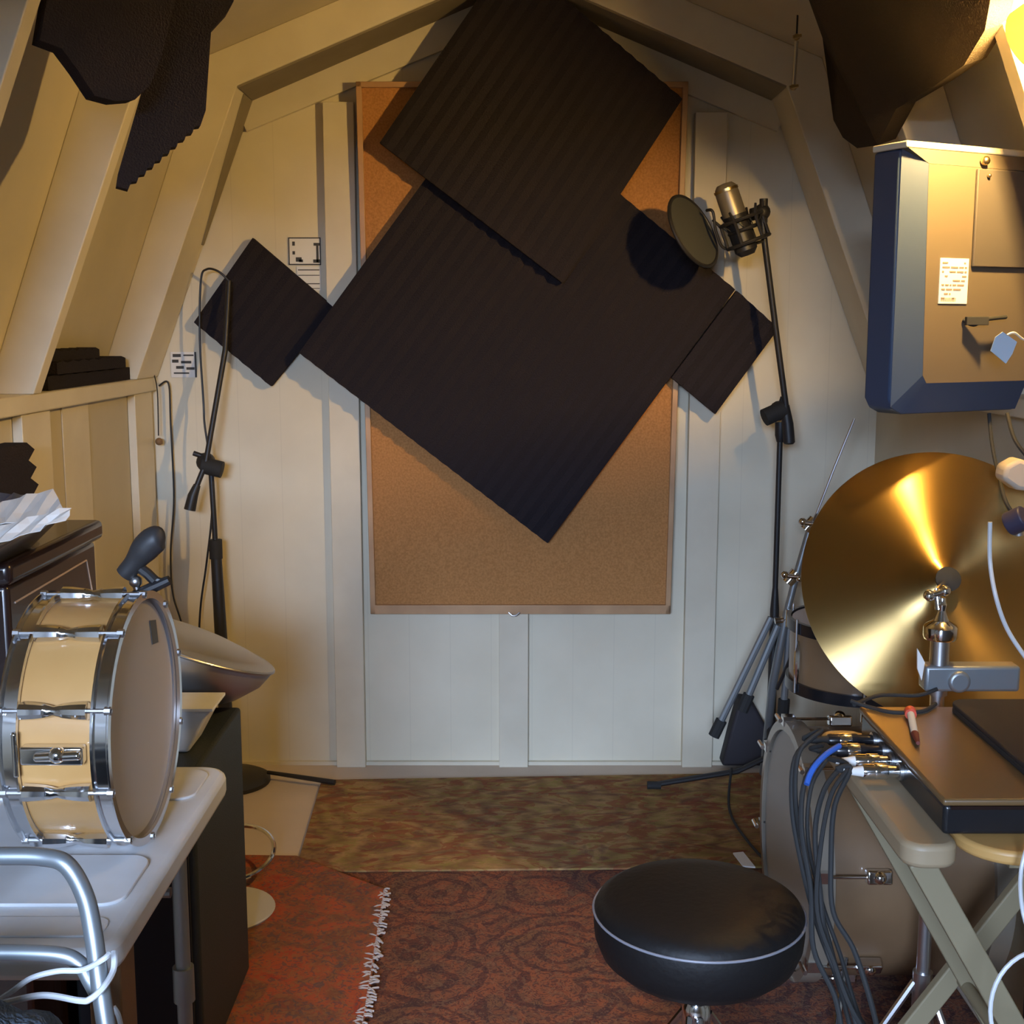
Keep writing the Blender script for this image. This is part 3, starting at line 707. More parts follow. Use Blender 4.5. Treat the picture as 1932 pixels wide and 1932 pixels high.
for a in range(3):
    for i in range(n): bm.faces.new((rr_[a][i], rr_[a][(i+1) % n], rr_[a+1][(i+1) % n], rr_[a+1][i]))
bm.faces.new(rr_[0]); bm.faces.new(rr_[3])
new_obj('tray_shell', bm, mat('grey_black_gloss', (.05, .055, .06), .2, coat=.4), tr)
G3 = 'papers crumpled in the tray'
rg = random.Random(11)
for i, (q4, Yq, lab) in enumerate(((((-40, 1000), (122, 968), (104, 925), (-40, 962)), (2.02, 2.02, 2.14, 2.14), 'crumpled white sheet leaning out of the tray towards the snare'),
        (((-40, 1040), (128, 982), (134, 958), (-40, 1008)), (1.92, 1.98, 2.02, 1.98), 'wide white sheet lying along the tray front edge'),
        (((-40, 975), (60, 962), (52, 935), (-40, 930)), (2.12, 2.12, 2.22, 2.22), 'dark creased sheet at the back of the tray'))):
    c4 = [at(x, y, yy) for (x, y), yy in zip(q4, Yq)]; bm = B(); NU, NV = 9, 3
    g = []
    for a in range(NU+1):
        u = a/NU; row = []
        for b2 in range(NV+1):
            v = b2/NV; p_ = c4[0].lerp(c4[1], u).lerp(c4[3].lerp(c4[2], u), v)
            cz = abs(((a*.37+b2*.6+i*.3) % 1)-.5)*.024+rg.uniform(-.003, .003)
            row.append(bm.verts.new(p_+V(rg.uniform(-.003, .003), -cz*.8, cz*.5)))
        g.append(row)
    for a in range(NU):
        for b2 in range(NV): bm.faces.new((g[a][b2], g[a+1][b2], g[a+1][b2+1], g[a][b2+1]))
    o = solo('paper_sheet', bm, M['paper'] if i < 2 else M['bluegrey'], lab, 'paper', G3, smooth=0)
    s_ = o.modifiers.new('thickness', 'SOLIDIFY'); s_.thickness = .0012

# ------------------------------------------------------------ black speaker cabinet, white bin, silver dish
sk = thing('speaker_cabinet', 'tall black speaker cabinet behind the white table', 'speaker', V(-.78, 2.4, .02))
new_obj('housing', box(B(), (-.83, 2.21, .0195), (-.59, 2.62, .63)), mat('black_tolex', (.016, .021, .022), .6, bump=.15, bscale=300), sk, bevel=.008)
new_obj('grille', box(B(), (-.82, 2.203, .035), (-.605, 2.2095, .61)), mat('speaker_grille', (.012, .011, .016), .9), sk)
new_obj('badge_strip', box(B(), (-.82, 2.199, .49), (-.605, 2.2028, .497)), M['steel'], sk)
wb = thing('white_box', 'open white plastic box tapering down, on the black speaker cabinet', 'box', V(-.64, 2.38, .631))
bm = B()
t_ = [at(330, 1300, 2.42), at(422, 1306, 2.42)]
prism(bm, [V(-.80, 2.32, .631), V(-.628, 2.32, .631), V(-.582, 2.32, .715), V(-.80, 2.32, .715)], (0, .10, 0))
new_obj('box_body', bm, M['white'], wb, bevel=.006)
new_obj('rim', box(B(), (-.805, 2.315, .7152), (-.577, 2.425, .7205)), M['white'], wb)
dc = at(346, 1209, 2.64); dn = V(.34, .17, .92).normalized()
di = thing('metal_dish', 'large silver-grey metal dish tilted on the black speaker cabinet beside the snare', 'dish', dc-dn*.11)
Rr = .206
pr = [(0, -.132), (.05, -.130), (.10, -.116), (.15, -.084), (.190, -.040), (Rr, 0), (Rr-.001, .004), (Rr-.006, .002), (.17, .012), (.12, .022), (.07, .028), (0, .030)]
new_obj('dish_body', lathe(B(), pr, dc, dn, 64), M['silver'], di, smooth=50)
new_obj('dish_rim', tube(B(), [dc+(dn.orthogonal().normalized()*math.cos(a)+dn.cross(dn.orthogonal().normalized())*math.sin(a))*Rr for a in [2*PI*i/64 for i in range(64)]], .003, 8, closed=True), M['steel'], di)
# chrome ring and white disc on the floor beside the cabinet
rc_ = V(at(440, 1605, 3.0).x, 3.0, 0)
bm = B(); c0 = atz(440, 1608, .09)
tube(bm, [c0+V(math.cos(a)*.105, math.sin(a)*.105, math.sin(a)*.03) for a in [2*PI*i/40 for i in range(40)]], .006, 8, closed=True)
cs = thing('lamp_stand', 'low chrome ring on a white round base on the floor right of the speaker cabinet', 'stand', V(c0.x-.05, c0.y, .02))
new_obj('chrome_ring', bm, M['chrome'], cs)
new_obj('ring_post', cyl(B(), V(c0.x-.10, c0.y, .0192), V(c0.x-.10, c0.y, .095), .008), M['chrome'], cs)
new_obj('floor_plate', cyl(B(), V(c0.x-.09, c0.y, .0189), V(c0.x-.09, c0.y, .0245), .05), M['white'], cs)
d0 = atz(425, 1712, .03)
wd = thing('round_disc', 'pale round disc lying on the red rug beside the speaker cabinet', 'disc', V(d0.x, d0.y, .019))
new_obj('disc', lathe(B(), [(.0, .0), (.118, .0), (.122, .006), (.12, .010), (0, .014)], V(d0.x, d0.y, .019), (0, 0, 1), 48), mat('pale_plastic', (.50, .48, .44), .5), wd)
new_obj('disc_groove', tube(B(), cr([V(d0.x+.01, d0.y+.03, .034), V(d0.x+.035, d0.y+.01, .034), V(d0.x+.05, d0.y-.03, .0335), V(d0.x+.045, d0.y-.06, .033)], 5), .002, 6), M['alu'], wd)

# ------------------------------------------------------------ metal chair at the lower left
ch = thing('metal_chair', 'grey tubular metal chair at the bottom left corner, in front of the white table', 'chair', V(-.6, 1.2, .0))
YC = 1.27
def loop(pts, r, n=8): return tube(B(), cr(pts, n), r, 14)
new_obj('back_frame', loop([at(210, 1990, 1.21), at(200, 1932, 1.215), at(188, 1850, 1.23), at(176, 1762, 1.25), at(160, 1690, 1.26), at(126, 1632, 1.265), at(80, 1617, 1.27), at(0, 1615, 1.27), at(-120, 1617, 1.27), at(-190, 1640, 1.265), at(-240, 1730, 1.25), at(-260, 1850, 1.22), at(-270, 1990, 1.2)], .0098), M['alu'], ch)
new_obj('lower_rail', loop([at(186, 1880, 1.235), at(170, 1850, 1.235), at(150, 1818, 1.24), at(110, 1801, 1.24), at(0, 1797, 1.24), at(-120, 1799, 1.24), at(-200, 1830, 1.24)], .0085), M['alu'], ch)
bl, br_ = at(-262, 1932, 1.20), at(203, 1932, 1.215)
sz = .47
for x in (-.43, -.80):
    new_obj('leg', tube(B(), [V(x, 1.21, at(203, 1990, 1.21).z+.01), V(x, 1.20, sz), V(x-.0, 1.24, .0195)], .0098, 12), M['alu'], ch)
    new_obj('leg', tube(B(), [V(x, .80, sz), V(x, .76, .02)], .0098, 12), M['alu'], ch)
cu = atz(60, 1895, .62)
new_obj('seat', prism(B(), round_rect(-.82, .78, -.41, 1.19, .05, sz+.001), (0, 0, .02)), M['alu'], ch, bevel=.006)
jx = thing('folded_jacket', 'dark blue fleece folded over the seat of the metal chair', 'clothing', V(-.6, 1.05, sz+.022))
bm = B(); rg = random.Random(3); NX, NY = 22, 12
gr = [[bm.verts.new(V(-.79+.365*i/NX, .94+.25*j/NY, sz+.03+.335*math.sin(PI*(i+.6)/(NX+1.2))**.14*math.sin(PI*(j+.6)/(NY+1.2))**.14+.008*math.sin(i*1.3+j*.7)+rg.uniform(-.004, .004))) for j in range(NY+1)] for i in range(NX+1)]
for i in range(NX):
    for j in range(NY): bm.faces.new((gr[i][j], gr[i+1][j], gr[i+1][j+1], gr[i][j+1]))
bd_ = [gr[i][0] for i in range(NX+1)]+[gr[NX][j] for j in range(1, NY+1)]+[gr[i][NY] for i in range(NX-1, -1, -1)]+[gr[0][j] for j in range(NY-1, 0, -1)]
bs = [bm.verts.new(V(v_.co.x, v_.co.y, sz+.0225)) for v_ in bd_]
for i in range(len(bd_)): bm.faces.new((bd_[i], bd_[(i+1) % len(bd_)], bs[(i+1) % len(bd_)], bs[i]))
bm.faces.new(bs)
new_obj('fleece', bm, mat('navy_fleece', (.09, .12, .16), .95, bump=.8, bscale=120), jx, smooth=60)
G4 = 'white cables looped round the metal chair'
cord([at(215, 1795, 1.25), at(214, 1830, 1.235), at(196, 1862, 1.21), at(170, 1885, 1.2), at(150, 1888, 1.2), at(80, 1878, 1.2), at(0, 1893, 1.2), at(-60, 1900, 1.2)], .0034, 'white cable hooked round the right upright of the metal chair', 'white', 'cable', 'cable', G4)
cord([at(-30, 1905, 1.215), at(20, 1872, 1.215), at(60, 1845, 1.22), at(110, 1832, 1.22), at(155, 1830, 1.22), at(192, 1812, 1.212), at(206, 1800, 1.22)], .003, 'white cable arching under the chair back rail', 'white', 'cable', 'cable', G4)
cord([at(214, 1900, 1.3), at(224, 1918, 1.3), at(231, 1960, 1.3), at(235, 2050, 1.3)], .003, 'white cable end dropping beside the wooden post', 'white', 'cable', 'cable', G4)

# ------------------------------------------------------------ bass drum on the right
BR_ = .265; BC = V(.62, 2.60, .315)
kd = thing('bass_drum', 'large maple bass drum with pale head lying on its side under the right tray table', 'bass drum', V(.8, 2.6, .009))
e1 = BC+X*.36
new_obj('shell', lathe(B(), [(BR_-.012, .0), (BR_-.012, .36), (BR_-.002, .36), (BR_-.002, 0)], BC, X, 72, closed=True), M['kick'], kd)
new_obj('front_head', lathe(B(), [(0, .001), (BR_-.01, .001), (BR_-.01, .006), (0, .006)], BC-X*.012, X, 72), mat('pale_drum_head', (.36, .37, .34), .5), kd)
for o in (BC-X*.02, e1-X*.02):
    new_obj('hoop', lathe(B(), [(BR_-.009, 0), (BR_+.012, 0), (BR_+.012, .04), (BR_-.001, .04), (BR_-.001, .004), (BR_-.009, .004)], o, X, 72, closed=True), mat('hoop_wood', (.20, .17, .13), .35, coat=.5), kd)
for i in range(8):
    a = math.radians(12+45*i); d = V(0, -math.cos(a), math.sin(a)); base = BC+d*BR_
    bm = B(); box(bm, V(-.0, -.012, -.014), V(.05, .012, .014), Matrix.Translation(base+X*.08+d*.012) @ X.rotation_difference(X).to_matrix().to_4x4() @ Matrix.Rotation(-a, 4, 'X'))
    ball(bm, base+X*.105+d*.02, .014)
    lg = new_obj('lug', bm, M['chrome'], kd, bevel=.004)
    bm = B(); cyl(bm, base+d*.016+X*-.02, base+d*.016+X*.085, .0035, 8); box(bm, base+d*.012-V(.022, .012, .01), base+d*.012+V(.005, .012, .012)); cyl(bm, base+d*.018-X*.03+V(0, -.02, 0), base+d*.018-X*.03+V(0, .02, 0), .005, 8)
    new_obj('claw_hook', bm, M['chrome'], lg)
for s in (-1, 1):
    sp_ = new_obj('spur', tube(B(), [BC+V(.06, s*.22, -.14), BC+V(.02, s*.31, -.315+.026)], .007, 10), M['chrome'], kd)
    new_obj('rubber_foot', tube(B(), [BC+V(.024, s*.303, -.28), BC+V(.02, s*.312, -.294)], .011, 10), M['rubber'], sp_)

tc_ = V(.80, 2.80, .655); TR_ = .155
tm = thing('tom_drum', 'small maple tom drum with dark hoops standing behind the bronze cymbal', 'tom drum', V(.80, 2.80, .62))
new_obj('shell', lathe(B(), [(TR_-.01, .0), (TR_-.01, .15), (TR_, .15), (TR_, 0)], tc_-V(0, 0, .03), (0, 0, 1), 56, closed=True), M['kick'], tm)
new_obj('drumhead', lathe(B(), [(0, .0), (TR_-.004, 0), (TR_-.004, .006), (0, .006)], tc_+V(0, 0, .121), (0, 0, 1), 56), M['head'], tm)
for z_ in (-.035, .105): new_obj('hoop', lathe(B(), [(TR_-.001, 0), (TR_+.008, 0), (TR_+.008, .026), (TR_-.001, .026)], tc_+V(0, 0, z_), (0, 0, 1), 56, closed=True), mat('dark_hoop', (.05, .05, .06), .25, .8), tm)
for i in range(6):
    a = math.radians(200+60*i); d = V(math.cos(a), math.sin(a), 0)
    new_obj('lug', tube(B(), [tc_+d*(TR_+.008)+V(0, 0, z_) for z_ in (-.01, .02, .06, .09)], [.004, .008, .008, .004], 10), M['chrome'], tm)
    new_obj('tension_rod', cyl(B(), tc_+d*(TR_+.012)+V(0, 0, -.03), tc_+d*(TR_+.012)+V(0, 0, .14), .003, 8), M['steel'], tm)
new_obj('mount_post', cyl(B(), V(.80, 2.72, .563), V(.80, 2.72, .625), .011), M['chrome'], tm)

# ------------------------------------------------------------ large cymbal and its stand
CC = at(1780, 1100, 2.36)
cn = V(-.05, -.906, .42).normalized()
cy = thing('cymbal', 'large bronze cymbal standing upright with a bright streak from its centre', 'cymbal', CC, rot=cn.to_track_quat('Z', 'Y').to_euler())
CR_ = .27
pr = [(0, .026), (.015, .0255), (.028, .020), (.037, .012), (.044, .0085), (.12, .006), (.2, .0005), (CR_, -.008), (CR_, -.0095), (.2, -.001), (.12, .0045), (.045, .0085), (.028, .020), (0, .024)]
cmw = new_obj('cymbal_disc', lathe(B(), pr, CC, cn, 128), cym, cy, smooth=60)
hs = thing('cymbal_stand', 'chrome cymbal stand with wing nut in front of the large bronze cymbal', 'cymbal stand', V(CC.x+.02, 2.16, .008))
fr_ = CC+cn*.03
new_obj('felt_washer', lathe(B(), [(.0, .0), (.022, .0), (.024, .010), (.012, .014), (0, .014)], CC+cn*.024, cn, 20), M['rubber'], hs)
new_obj('tilter_rod', tube(B(), [CC+cn*.02, at(1768, 1115, 2.175), at(1770, 1150, 2.17)], .0055, 10), M['chrome'], hs)
bm = B(); ball(bm, at(1753, 1124, 2.17), .0105); ball(bm, at(1783, 1115, 2.17), .0105); cyl(bm, at(1753, 1124, 2.17), at(1783, 1115, 2.17), .006)
new_obj('wing_nut', bm, M['chrome'], hs)
tp = at(1778, 1130, 2.17)
bx0 = tp.x
def zc(py): return at(1778, py, 2.17).z
new_obj('tilter_body', lathe(B(), [(.006, 0), (.009, zc(1140)-zc(1158)), (.007, 0.02), (.006, .03)], V(bx0, 2.17, zc(1158)), (0, 0, 1), 20), M['chrome'], hs)
z = zc(1205)
new_obj('clutch_cone', lathe(B(), [(.028, 0), (.030, .004), (.030, .022), (.027, .026), (.014, .034), (.009, .046), (.007, .052)], V(bx0, 2.17, z), (0, 0, 1), 28), M['chrome'], hs)
new_obj('neck_tube', cyl(B(), V(bx0, 2.17, zc(1310)), V(bx0, 2.17, z), .017), M['steel'], hs)
bm = B(); box(bm, V(bx0-.03, 2.15, zc(1300)), V(bx0+.14, 2.19, zc(1252))); cyl(bm, V(bx0+.03, 2.142, zc(1280)), V(bx0+.03, 2.155, zc(1280)), .02)
new_obj('clamp_block', bm, M['alu'], hs, bevel=.006)
new_obj('lower_tube', cyl(B(), V(bx0, 2.17, .10), V(bx0, 2.17, zc(1308)), .0125), M['steel'], hs)
for a in (60, 180, 300):
    d = V(math.cos(math.radians(a)), math.sin(math.radians(a)), 0)
    new_obj('leg', tube(B(), [V(bx0, 2.17, .24)+d*.015, V(bx0, 2.17, .02)+d*.15], .007, 8), M['steel'], hs)
new_obj('leg_hub', cyl(B(), V(bx0, 2.17, .08), V(bx0, 2.17, .26), .018), M['steel'], hs)
solo('paper_tag', prism(B(), [at(1731, 1224, 2.12), at(1739, 1238, 2.12), at(1745, 1250, 2.12), at(1739, 1284, 2.12), at(1731, 1262, 2.12)], (0, .004, 0)), M['paper'], 'small white tag shining left of the cymbal stand neck', 'tag')

# ------------------------------------------------------------ tray table on the right
RT = .745
tt_ = thing('folding_tray_table', 'wooden folding tray table with crossed legs on the right, carrying the mixer', 'table', V(.8, 1.85, .007))
new_obj('tray_top', prism(B(), round_rect(.625, 1.60, 1.12, 2.12, .075, RT-.022, 8), (0, 0, .02)), M['traytop'], tt_, bevel=.006)
new_obj('side_rail', prism(B(), round_rect(.540, 1.62, .618, 2.12, .03, RT-.035, 5), (0, 0, .035)), M['rail'], tt_, bevel=.008)
def board(a, b, wd, th, perp=V(0, 1, 0)):
    a = Vector(a); b = Vector(b); d = (b-a).normalized(); s = d.cross(perp).normalized()*wd/2
    return prism(B(), [a-s, a+s, b+s, b-s], perp*th)
for y in (1.66, 2.04):
    new_obj('leg', board(V(.575, y, RT-.04), V(.575+.40, y, .017), .036, .02), M['legw'], tt_, bevel=.003)
    new_obj('leg', board(V(1.06, y+.024, RT-.04), V(.585, y+.024, .018), .036, .02), M['legw'], tt_, bevel=.003)
new_obj('cross_rail', cyl(B(), V(.80, 1.665, .30), V(.80, 2.075, .30), .011), M['legw'], tt_)
for x in (.70, 1.05): new_obj('apron', box(B(), (x, 1.66, RT-.05), (x+.02, 2.06, RT-.0225)), M['legw'], tt_)
# mixer
mx = thing('audio_mixer', 'flat black audio box with brown lid on the tray table, cables plugged in its side', 'audio mixer', V(.85, 1.85, RT))
new_obj('case', box(B(), (.602, 1.655, RT+.001), (1.10, 2.07, RT+.045)), M['blackgloss'], mx, bevel=.006)
new_obj('lid', box(B(), (.598, 1.648, RT+.0455), (1.105, 2.075, RT+.056)), M['redbrown'], mx, bevel=.004)
new_obj('front_trim', box(B(), (.61, 1.650, RT+.040), (1.10, 1.6545, RT+.045)), M['mahog'], mx)
for j in range(4):
    y = (1.99, 1.94, 1.89, 1.845)[j]
    new_obj('jack_socket', cyl(B(), V(.6022, y, RT+.024), V(.597, y, RT+.024), .014, 16), M['steel'], mx)
lp = thing('laptop', 'closed matt black laptop lying on the brown mixer lid', 'laptop', V(.9, 1.87, RT+.0565))
new_obj('laptop_base', prism(B(), round_rect(.745, 1.70, 1.07, 2.06, .03, RT+.0568), (0, 0, .010)), mat('matt_black', (.018, .015, .014), .75), lp, bevel=.003)
new_obj('laptop_lid', prism(B(), round_rect(.745, 1.70, 1.07, 2.06, .03, RT+.0672), (0, 0, .007)), mat('matt_black', (.018, .015, .014), .75), lp, bevel=.002)
# plugs and hanging cables
G5 = 'cables hanging from the mixer side'
plugs = [((1660, 1382), (1595, 1382), 1.99, 'black', True), ((1680, 1402), (1612, 1402), 1.94, 'black', True), ((1690, 1422), (1625, 1425), 1.89, 'steel', False), ((1690, 1445), (1625, 1446), 1.845, 'steel', False)]
desc = ['black plug farthest back in the mixer side', 'black plug second from the back in the mixer side', 'silver plug third from the back in the mixer side', 'silver plug nearest the camera in the mixer side']
starts = []
for j, (a, b_, y, mm, big) in enumerate(plugs):
    z = RT+.024; x1 = .5965; L = .072 if big else .055
    t = thing('cable_plug', desc[j], 'plug', V(x1-L, y, z), 'plugs in the mixer side')
    new_obj('barrel', lathe(B(), [(.010, 0), (.0115, .004), (.0115, L*.65), (.0095, L*.7), (.0095, L)], V(x1-L, y, z), (1, 0, 0), 18), M['chrome' if mm == 'steel' else 'blackgloss'], t)
    new_obj('sleeve', lathe(B(), [(.012, 0), (.0125, .002), (.0125, .018), (.012, .02)], V(x1-L+.018, y, z), (1, 0, 0), 18), M['chrome'], t)
    new_obj('strain_relief', lathe(B(), [(.0045, -.03), (.0055, -.02), (.0085, 0), (.0085, .003)], V(x1-L, y, z), (1, 0, 0), 14), M['rubber' if mm != 'steel' else 'paper'], t)
    starts.append(V(x1-L-.028, y, z))
paths = [
 (0, [(1540, 1385), (1500, 1430), (1494, 1520), (1510, 1620), (1540, 1740), (1580, 1850), (1610, 1960)]),
 (0, [(1550, 1378), (1508, 1420), (1502, 1520), (1525, 1640), (1560, 1760), (1590, 1860), (1640, 1950)]),
 (1, [(1560, 1410), (1520, 1470), (1512, 1560), (1530, 1680), (1535, 1790), (1575, 1880), (1590, 1960)]),
 (1, [(1570, 1415), (1532, 1480), (1524, 1580), (1550, 1700), (1585, 1800), (1615, 1900), (1650, 1990)]),
 (2, [(1590, 1440), (1555, 1490), (1538, 1570), (1548, 1690), (1560, 1790), (1600, 1880), (1625, 1970)]),
 (2, [(1600, 1445), (1568, 1500), (1548, 1600), (1542, 1720), (1575, 1820), (1605, 1900), (1650, 1975)]),
 (3, [(1605, 1450), (1575, 1520), (1568, 1620), (1572, 1720), (1610, 1790), (1640, 1880), (1660, 1960)])]
names = ['outermost black cable of the bundle hanging left of the tray table', 'black cable beside the outermost one, from the rearmost plug', 'black cable from the second plug crossing the drum head', 'black cable from the second plug swinging right at the floor',
         'black cable from the third plug in the middle of the bundle', 'black cable from the third plug on the inner side of the bundle', 'innermost black cable of the bundle, from the nearest plug']
for j, (pi_, pts) in enumerate(paths):
    P0 = starts[pi_]; Y = P0.y-.02*(j % 3)
    cord([P0, P0+V(-.012, 0, .004)]+[at(x, y, max(1.70, Y-.03*i)) for i, (x, y) in enumerate(pts)], .0036 if j % 2 else .0042, names[j], 'rubber', 'cable', 'cable', G5, 6)
cord([at(1584, 1407, 1.85), at(1560, 1422, 1.83), at(1540, 1442, 1.81), at(1528, 1462, 1.80), at(1522, 1480, 1.79)], .0045, 'short bright blue cable wrap over the hanging black cables', 'blue', 'cable_wrap', 'cable wrap')
cord([V(atz(1605, 1322, RT+.0605).x, 2.07, RT+.0605), at(1660, 1312, 2.13), at(1730, 1312, 2.14), at(1768, 1300, 2.148)], .0036, 'straight thin black cable behind the mixer lid', 'rubber')
cl_ = thing('cable', 'black cable looping across the mixer lid behind the red cap', 'cable', V(.75, 2.0, RT+.061))
zt_ = RT+.0605
new_obj('cable_cord', tube(B(), cr([V(atz(1600, 1322, zt_).x, 2.075, zt_+.005), atz(1640, 1334, zt_), atz(1685, 1344, zt_), atz(1740, 1342, zt_), atz(1765, 1328, zt_+.001)], 8), .0036, 8), M['rubber'], cl_)
cr_ = thing('capped_marker', 'small white marker with a red cap lying on the mixer lid', 'marker', atz(1725, 1370, RT+.061))
m0, m1, m2 = atz(1718, 1346, RT+.0665), atz(1726, 1385, RT+.0628), atz(1732, 1402, RT+.0628)
new_obj('barrel', cyl(B(), m0, m1, .006), M['paper'], cr_)
new_obj('cap', cyl(B(), m0-(m1-m0).normalized()*.012, m0+(m1-m0).normalized()*.006, .0095), M['red'], cr_)
new_obj('tip', cyl(B(), m1, m2, .0065, 14, .003), mat('dark_red', (.16, .03, .02), .6), cr_)

# amp beneath the tray table
am = thing('amplifier', 'dark brown amplifier cabinet on the floor beneath the right tray table', 'amplifier', V(.98, 2.02, .007))
new_obj('housing', box(B(), (.95, 2.095, .0075), (1.14, 2.16, .42)), mat('dark_brown_vinyl', (.04, .026, .02), .7, bump=.2, bscale=250), am, bevel=.008)
new_obj('speaker_cloth', box(B(), (.965, 2.089, .03), (1.125, 2.0945, .33)), mat('brown_cloth', (.07, .05, .035), .9), am)
# chrome hoop at lower right
hc = atz(1985, 1900, .25)
bm = B(); c0 = at(1968, 1908, 1.45)
tube(bm, [c0+V(math.cos(a)*.066, math.sin(a)*.012, math.sin(a)*.075) for a in [2*PI*i/40 for i in range(40)]], .0028, 8, closed=True)
solo('cable_coil', bm, M['white'], 'loop of pale cable at the bottom right corner below the tray table', 'cable')
cord([at(1940, 1590, 1.56), at(1927, 1640, 1.55), at(1926, 1690, 1.55), at(1935, 1740, 1.54), at(1960, 1800, 1.5)], .0028, 'pale cable hanging over the near edge of the tray table', 'white')

# ------------------------------------------------------------ hung panel (right)
tv = thing('hung_panel', 'shallow blue-grey panel with a white label hung by the right roof slope', 'panel', V(.85, 2.42, 1.28))
A0 = V(.722, 2.34); ang = math.radians(27); dirx = V(math.cos(ang), math.sin(ang)); nin = V(-math.sin(ang), math.cos(ang))
Wd = .335; zb_, zt2 = at(1700, 785, 2.33).z, at(1680, 268, 2.33).z
def TP(u, v, d=0):   # u along the panel, v height, d depth behind its front
    return V(A0.x+dirx.x*u+nin.x*d, A0.y+dirx.y*u+nin.y*d, zb_+(zt2-zb_)*v)
def quadsolid(bm, loop, d):
    return prism(bm, loop, V(nin.x*d, nin.y*d, 0))
new_obj('shell', quadsolid(B(), [TP(0, .06, .02), TP(.012, .02, .02), TP(.035, 0, .02), TP(Wd, 0, .02), TP(Wd, .985, .02), TP(0, .985, .02)], .07), M['bluegrey'], tv, bevel=.006)
new_obj('top_rim', quadsolid(B(), [TP(-.004, .985, 0), TP(Wd, .985, 0), TP(Wd, 1.01, 0), TP(-.004, 1.01, 0)], .09), M['trim'], tv, bevel=.003)
# bevelled border
bm = B()
o4 = [TP(.002, .985, .019), TP(.002, .03, .019), TP(.03, .004, .019), TP(Wd, .004, .019)]
i4 = [TP(.045, .93, -.006), TP(.055, .15, -.006), TP(.065, .12, -.006), TP(Wd, .12, -.006)]
ov = [bm.verts.new(v_) for v_ in o4]; iv = [bm.verts.new(v_) for v_ in i4]
for i in range(3): bm.faces.new((ov[i], ov[i+1], iv[i+1], iv[i]))
tb = [bm.verts.new(TP(.002, .985, .0195)), bm.verts.new(TP(.045, .93, .0195)), bm.verts.new(TP(.055, .15, .0195)), bm.verts.new(TP(.065, .12, .0195)), bm.verts.new(TP(Wd, .12, .0195)), bm.verts.new(TP(Wd, .004, .0195))]
bm.faces.new((ov[0], iv[0], tb[1])); bm.faces.new((ov[3], iv[3], tb[4]))
new_obj('bevelled_border', bm, M['bluegrey'], tv, smooth=20)
new_obj('centre_plate', quadsolid(B(), [TP(.046, .93, -.0055), TP(.056, .15, -.0055), TP(.066, .12, -.0055), TP(Wd, .12, -.0055), TP(Wd, .93, -.0055)], .024), M['panelback'], tv, smooth=20)
new_obj('upper_lip', quadsolid(B(), [TP(.002, .984, .002), TP(.046, .931, -.0055), TP(Wd, .931, -.0055), TP(Wd, .984, .002)], .018), M['panelback'], tv, smooth=20)
lb = new_obj('label_sheet', quadsolid(B(), [TP(.085, .42, -.0075), TP(.158, .42, -.0075), TP(.158, .59, -.0075), TP(.085, .59, -.0075)], .0018), M['paper'], tv)
lb['label'] = 'white printed rating label'
bm = B(); rg = random.Random(5)
for r_ in range(9):
    v0 = .575-r_*.0165; u = .09
    while u < .15:
        L = rg.uniform(.004, .02); u1 = min(u+L, .153)
        if rg.random() < .75: quadsolid(bm, [TP(u, v0, -.0082), TP(u1, v0, -.0082), TP(u1, v0-.006, -.0082), TP(u, v0-.006, -.0082)], .0005)
        u = u1+.003
for r_ in range(14): quadsolid(bm, [TP(.090+.0028*r_, .442, -.0082), TP(.0912+.0028*r_, .442, -.0082), TP(.0912+.0028*r_, .428, -.0082), TP(.090+.0028*r_, .428, -.0082)], .0005)
new_obj('label_print', bm, mat('grey_print', (.22, .17, .14), .7), lb)
new_obj('dark_slot', quadsolid(B(), [TP(.165, .56, -.0125), TP(Wd-.02, .56, -.0125), TP(Wd-.02, .925, -.0125), TP(.165, .925, -.0125)], .0065), mat('slot_grey', (.07, .06, .055), .6), tv, bevel=.002)
bm = B(); ball(bm, TP(.182, .955, -.012), .009); ball(bm, TP(.19, .90, -.016), .004)
new_obj('bracket_bolt', bm, M['brass'], tv)
bm = B(); tube(bm, cr([TP(.15, .36, -.008), TP(.165, .34, -.02), TP(.185, .36, -.03), TP(.24, .37, -.03)], 5), .004, 8); box(bm, TP(.16, .355, -.02)-V(.012, .008, .008), TP(.16, .355, -.02)+V(.03, .004, .008))
new_obj('hook', bm, M['rubber'], tv, bevel=.001)
tg = thing('hang_tag', 'small pale blue tag on a string hanging in front of the right panel', 'tag', at(1893, 655, 2.28))
new_obj('tag_card', prism(B(), [at(1869, 662, 2.30), at(1878, 636, 2.29), at(1892, 626, 2.28), at(1919, 645, 2.27), at(1910, 668, 2.28), at(1898, 686, 2.29)], (0, .002, 0)), mat('pale_blue_card', (.55, .68, .82), .6), tg)
new_obj('string', tube(B(), cr([at(1900, 632, 2.275), at(1914, 628, 2.28), at(1935, 640, 2.3), at(1945, 600, 2.33)], 5), .0022, 6), M['paper'], tg)

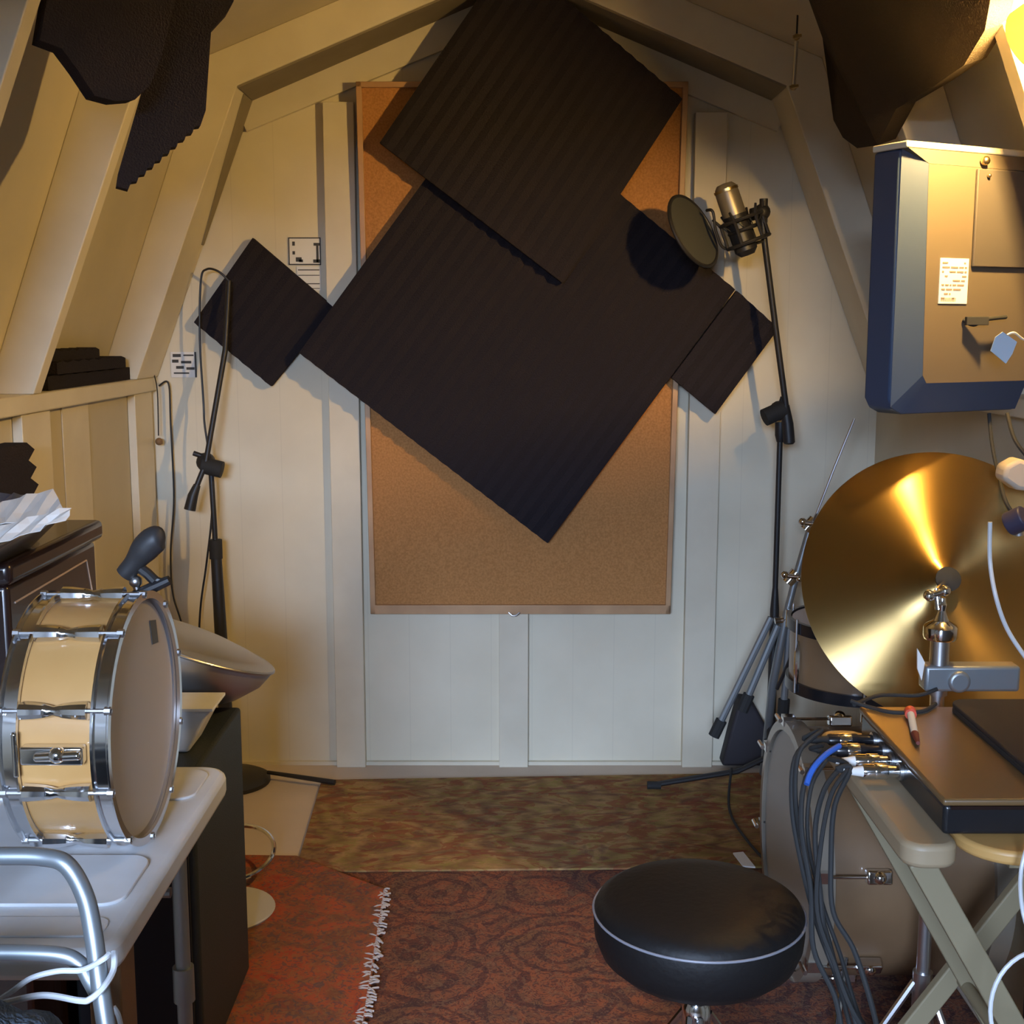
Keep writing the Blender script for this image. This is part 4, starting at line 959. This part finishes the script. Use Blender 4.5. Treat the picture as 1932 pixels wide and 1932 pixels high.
# bulb just beyond the right edge of the picture
bl_ = thing('hanging_lamp', 'lit warm lamp with a small translucent shade hanging by the right roof slope', 'lamp', LAMP+V(0, 0, .09))
new_obj('socket', cyl(B(), LAMP+V(0, 0, .048), LAMP+V(0, 0, .095), .017), M['black'], bl_)
new_obj('cord', tube(B(), [LAMP+V(0, 0, .095), V(LAMP.x, LAMP.y, 2.215)], .003, 8), M['black'], bl_)
new_obj('bulb_glass', lathe(B(), [(0, -.022), (.010, -.020), (.018, -.012), (.021, 0), (.018, .012), (.013, .024), (.012, .046), (0, .047)], LAMP, (0, 0, 1), 24), M['bulb'], bl_)
sm_ = bpy.data.materials.new('translucent_shade'); sm_.use_nodes = True; nt = sm_.node_tree; nt.nodes.clear()
o_ = nt.nodes.new('ShaderNodeOutputMaterial'); d_ = nt.nodes.new('ShaderNodeBsdfDiffuse'); t_n = nt.nodes.new('ShaderNodeBsdfTranslucent'); m_ = nt.nodes.new('ShaderNodeMixShader')
d_.inputs[0].default_value = (.35, .28, .2, 1); t_n.inputs[0].default_value = (.8, .62, .36, 1); m_.inputs[0].default_value = .24
nt.links.new(d_.outputs[0], m_.inputs[1]); nt.links.new(t_n.outputs[0], m_.inputs[2]); nt.links.new(m_.outputs[0], o_.inputs[0])
new_obj('lamp_shade', lathe(B(), [(.012, -.062), (.035, -.054), (.052, -.034), (.060, -.008), (.063, .026), (.0615, .026), (.0585, -.008), (.0508, -.033), (.034, -.0525), (.012, -.0605)], LAMP, SHADE_AXIS, 40, closed=True), sm_, bl_, smooth=60)


# right side cables, white bag and far wall bits
G6 = 'dark cables hanging below the right panel'
cord([at(1866, 780, 2.5), at(1872, 840, 2.48), at(1885, 900, 2.45), at(1905, 960, 2.4), at(1950, 990, 2.4)], .004, 'dark cable dropping from under the hung panel behind the cymbal', 'rubber', 'cable', 'cable', G6)
cord([at(1900, 780, 2.45), at(1915, 830, 2.42), at(1945, 870, 2.4)], .004, 'short dark cable at the right edge below the hung panel', 'rubber', 'cable', 'cable', G6)
cord([at(1868, 985, 2.1), at(1868, 1060, 2.1), at(1880, 1130, 2.08), at(1902, 1190, 2.08), at(1940, 1248, 2.07)], .0038, 'pale cable curving down in front of the cymbal right side', 'white')
cord([slope_pt(1728, 195, 1, .01), slope_pt(1736, 230, 1, .012), slope_pt(1734, 285, 1, .012)], .004, 'short dark cable on the right roof slope above the panel', 'rubber')
bm = B(); w0 = at(1920, 890, 2.3)
prism(bm, [at(1893, 905, 2.3), at(1898, 880, 2.3), at(1925, 865, 2.3), at(1960, 880, 2.3), at(1960, 930, 2.3), at(1920, 925, 2.3)], (0, .05, 0))
solo('cloth_pouch', bm, mat('beige_cloth', (.5, .42, .33), .8), 'beige pouch hanging at the right edge beside the cymbal', 'pouch', bevel=.008)
kn = thing('clamp_knob', 'dark violet clamp knob at the right edge beside the cymbal', 'clamp', at(1918, 985, 2.18))
bm = B(); cyl(bm, at(1902, 990, 2.2), at(1935, 975, 2.18), .022); new_obj('knob', bm, mat('violet_rubber', (.04, .035, .07), .5), kn, bevel=.003)
new_obj('knob_stem', cyl(B(), at(1920, 960, 2.2), at(1922, 1010, 2.2), .009), M['steel'], kn)
